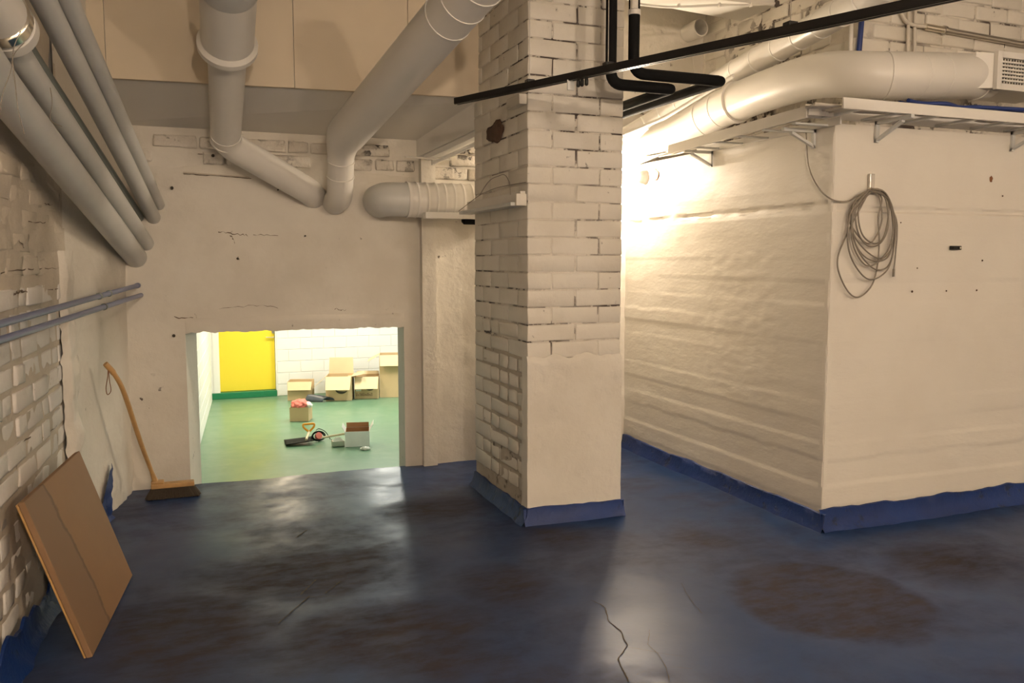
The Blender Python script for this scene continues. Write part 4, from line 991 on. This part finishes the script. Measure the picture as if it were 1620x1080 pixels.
# grey plastic sheet curled up between the boxes
p = spot(503, 637); bm = bmesh.new(); G = []
for i in range(13):
    t = i/12; row_ = []
    for j in range(9):
        s = j/8; ang = math.pi*(.05+.95*s); rr = .13*(1-.35*t)
        row_.append(bm.verts.new((p.x+.17-.30*t-.03+rr*math.cos(ang)*.8+.04, p.y+.04+rr*.2*math.cos(ang)+.10*t, ZG+.006+rr*math.sin(ang)*(.55+.9*t)+.004*fbm((t*4, s*4, 0), 3, 2))))
    G.append(row_)
for a_, b_ in zip(G, G[1:]):
    for k in range(8): bm.faces.new((a_[k], b_[k], b_[k+1], a_[k+1]))
o = mesh_obj('plastic_sheet', bm, M['darkbag'], smooth=True); md = o.modifiers.new('solid', 'SOLIDIFY'); md.thickness = .006; tag(o, 'curled dark grey plastic sheet on the green floor beside the boxes', 'sheet')
# small box with pink cloth
p = spot(475, 667); bx = carton('cardboard_box', p.x+.03, p.y+.13, .27, .25, .20, R(-20), 'small cardboard box under a pink cloth on the green floor', {}, group='loose boxes on the green floor')
bm = bmesh.new(); bmesh.ops.create_icosphere(bm, subdivisions=4, radius=1)
for v in bm.verts:
    d = v.co.normalized(); k = 1+.28*fbm(d, 2.2, 4); v.co = Vector((d.x*.12, d.y*.12, max(-.03, d.z*.075)))*k+Vector((p.x+.02, p.y+.12, ZG+.235))
o = mesh_obj('pink_cloth', bm, M['pink'], smooth=True); tag(o, 'crumpled pink cloth heaped on the small cardboard box', 'cloth')
bm = bmesh.new(); bmesh.ops.create_icosphere(bm, subdivisions=3, radius=1)
for v in bm.verts:
    d = v.co.normalized(); k = 1+.35*fbm(d, 2.6, 3); v.co = Vector((d.x*.05, d.y*.08, d.z*.045))*k+Vector((p.x+.135, p.y+.07, ZG+.225))
o = mesh_obj('crumpled_paper', bm, M['whitecloth'], smooth=True); tag(o, 'crumpled white paper beside the pink cloth', 'paper')
# white box, brown inside
p = spot(570, 707); wb = carton('white_box', p.x+.0, p.y+.17, .30, .31, .19, R(-12), 'open white box with a brown inside on the green floor', {'r': (R(28), .10), 'l': (R(30), .07)}, 'whitecard', 'whitecard', group='loose boxes on the green floor')
bm = bmesh.new()
for a in ((-.143, .143, .147, .149, .006, .188), (.141, .143, -.14, .147, .006, .188), (-.143, -.141, -.14, .147, .006, .188), (-.14, .14, -.14, .14, .006, .008)): box(bm, *a)
mesh_obj('brown_lining', bm, M['cardbrown'], wb, local=True)
bm = bmesh.new(); box(bm, -.14, .14, .149, .1545, .19, .25); mesh_obj('back_panel', bm, M['cardbrown'], wb, local=True)
p = spot(578, 712); bm = bmesh.new(); bmesh.ops.create_icosphere(bm, subdivisions=3, radius=1)
for v in bm.verts: d = v.co.normalized(); v.co = Vector((d.x*.06, d.y*.03, max(-.02, d.z*.022)))*(1+.4*fbm(d, 3, 3))+Vector((p.x, p.y, ZG+.022))
o = mesh_obj('crumpled_paper', bm, M['whitecloth'], smooth=True); tag(o, 'scrap of white paper at the foot of the white box', 'paper')
# black shovel with an orange grip
p = spot(478, 705); sh = empty('shovel', (p.x, p.y, ZG), label='black bladed shovel with an orange grip lying on the green floor', cat='shovel')
bm = bmesh.new(); G = []
for i in range(11):
    t = i/10
    G.append([bm.verts.new((p.x-.19+.34*t, p.y+.02+.30*s*(1-.2*t)-.02, ZG+.008+.05*abs(s-.5)*2*.5+.03*t)) for s in (k/8 for k in range(9))])
for a_, b_ in zip(G, G[1:]):
    for k in range(8): bm.faces.new((a_[k], b_[k], b_[k+1], a_[k+1]))
o = mesh_obj('blade', bm, M['blackpl'], sh, smooth=True); md = o.modifiers.new('solid', 'SOLIDIFY'); md.thickness = .012
s0 = Vector((p.x+.07, p.y+.14, ZG+.045)); g0 = gY(489, 683, p.y+.42)
pipe('shaft', [s0, g0], .016, M['palewood'], sh, 12)
gdir = (g0-s0).normalized(); e = g0+Vector((.02, .05, .10)); wv_ = Vector((.075, 0, .0))
pipe('grip', [g0, g0-wv_*.9+Vector((0, .02, .06)), g0-wv_+Vector((.0, .03, .10)), g0+wv_+Vector((0, .03, .10)), g0+wv_*.9+Vector((0, .02, .06)), g0], .014, M['orange'], sh, 12, bend=.03)
# reel of black cable with a pink hub, and its loose loop
p = spot(505, 699); rl = empty('cable_reel', (p.x, p.y, ZG), label='black cable ring with a pink hub beside the shovel', cat='reel')
c_ = Vector((p.x, p.y+.06, ZG+.065)); axx = Vector((.3, -.8, .5)).normalized(); ux = axx.cross(Vector((0, 0, 1))).normalized(); vx = axx.cross(ux)
for k, rr in enumerate((.085, .078, .09)):
    pipe('cable_turn', [c_+axx*(.012*(k-1))+(ux*math.cos(t)+vx*math.sin(t)*.68)*rr for t in (2*math.pi*i/24 for i in range(25))], .008, M['blackpl'], rl, 8)
bm = bmesh.new(); tube(bm, [c_-axx*.02, c_+axx*.025], .045, 18); mesh_obj('hub', bm, M['pink'], rl, smooth=40)
pipe('loose_loop', catmull([c_+Vector((-.02, .05, .07)), gY(505, 678, c_.y+.2), gY(515, 683, c_.y+.15), gY(523, 695, c_.y+.05), Vector((c_.x+.17, c_.y, ZG+.01))], 6), .005, M['blackpl'], rl, 6)
# hand tool: pale handle with a grey block head
p = spot(536, 707); tl = empty('hammer', (p.x, p.y, ZG), label='pale handled tool with a grey block head by the white box', cat='tool')
a, b = gY(510, 692, p.y+.10), gY(545, 686, p.y+.10)
pipe('handle', [a, b], .014, M['palewood'], tl, 12)
mesh_obj('head', rbox(p.x-.075, p.x+.075, p.y, p.y+.11, ZG+.004, ZG+.075, .006), M['steel'], tl)
bm = bmesh.new(); q = gY(537, 692, p.y+.05); hexa(bm, ((p.x-.06, p.y+.02, ZG+.076), (p.x+.06, p.y+.02, ZG+.076), (p.x+.06, p.y+.09, ZG+.076), (p.x-.06, p.y+.09, ZG+.076)), ((p.x-.02, p.y+.05, q.z), (p.x+.03, p.y+.05, q.z), (p.x+.03, p.y+.09, q.z), (p.x-.02, p.y+.09, q.z)))
mesh_obj('head_neck', bm, M['label'], tl)

# ================================================================== LAMPS
def bulb_lamp(name, loc, r, watts, col, label, top=None):
    root = empty(name, loc, label=label, cat='lamp'); loc = Vector(loc)
    bm = bmesh.new(); bmesh.ops.create_uvsphere(bm, u_segments=16, v_segments=10, radius=r*.9)
    for v in bm.verts: v.co += loc
    mesh_obj('bulb', bm, glow(name+'_glow', col, 30), root, smooth=True)
    ld_ = bpy.data.lights.new('bulb_light', 'POINT'); ld_.energy = watts; ld_.color = col; ld_.shadow_soft_size = r
    lo_ = bpy.data.objects.new('bulb_light', ld_); COL.objects.link(lo_); lo_.parent = root
    if top:
        bm = bmesh.new(); tube(bm, [loc+Vector((0, 0, r*1.1)), loc+Vector((0, 0, r*1.1+.05))], [.022, .02], 14); mesh_obj('lamp_holder', bm, M['whitepaint'], root)
        bm = bmesh.new(); tube(bm, [loc+Vector((0, 0, r*1.1+.05)), Vector((loc.x, loc.y, top))], .004, 8); mesh_obj('flex', bm, M['whitecable'], root)
    return root
bulb_lamp('unseen_bulb', (.35, -2.1, 2.6), .055, FILL_LEFT, WARM, 'added warm fill bulb, unseen, behind the viewer on the left', 3.04)  # unseen fill lamp, added to brighten the left-facing sides
bulb_lamp('unseen_bulb', (5.6, -.4, 2.45), .055, LAMP_RIGHT, WARM, 'bare warm bulb hanging to the right of the viewer', 3.42)
bulb_lamp('unseen_bulb', (2.9, -2.2, 2.6), .055, LAMP_BACK, WARM, 'bare warm bulb hanging above and behind the viewer', 3.42)
wl = bulb_lamp('wall_lamp', (3.05, 5.46, 2.06), .045, LAMP_WALL, WARM2, 'glowing round wall lamp on the block beside the pillar')
bm = bmesh.new(); tube(bm, [(BX+.01, 5.46, 2.06), (BX-.03, 5.46, 2.06), (BX-.06, 5.46, 2.06)], [.05, .05, .03], 24); mesh_obj('lamp_base', bm, M['whitepaint'], wl, smooth=40)
gm = glow('fluorescent_glow', COOL, 20)
gw_ = glow('warm_tube_glow', (1, .80, .55), 20)
for x, y, lab, mt in ((1.25, 12.7, 'lit warm fluorescent batten on the lower room ceiling above the shovel', gw_), (2.85, 12.7, 'lit white fluorescent batten on the lower room ceiling above the white box', gm), (5.4, 8.0, 'added fill batten in the lower room, unseen right of the hatch', gm), (5.4, 11.4, 'added fill batten, unseen, far to the right in the lower room', gm)):  # the two on the far right are added fill, hidden from view
    root = empty('fluorescent_batten', (x, y, 1.93), label=lab, cat='lamp', group='fluorescent battens of the lower room')
    mesh_obj('batten_body', rbox(x-.06, x+.06, y-.62, y+.62, 1.90, 1.948, .004), M['duct'], root)
    for s_ in (-.03, .03):
        bm = bmesh.new(); tube(bm, [(x+s_, y-.6, 1.885), (x+s_, y+.6, 1.885)], .014, 12); mesh_obj('tube', bm, mt, root)
    ld_ = bpy.data.lights.new('tube_light', 'AREA'); ld_.shape = 'RECTANGLE'; ld_.size = .11; ld_.size_y = 1.2; ld_.energy = LAMP_GREEN; ld_.color = (1, .80, .55) if mt is gw_ else COOL
    lo_ = bpy.data.objects.new('tube_light', ld_); COL.objects.link(lo_); lo_.parent = root; lo_.location = (0, 0, -.065)

for o in bpy.data.objects:
    if 'body' in o: del o['body']
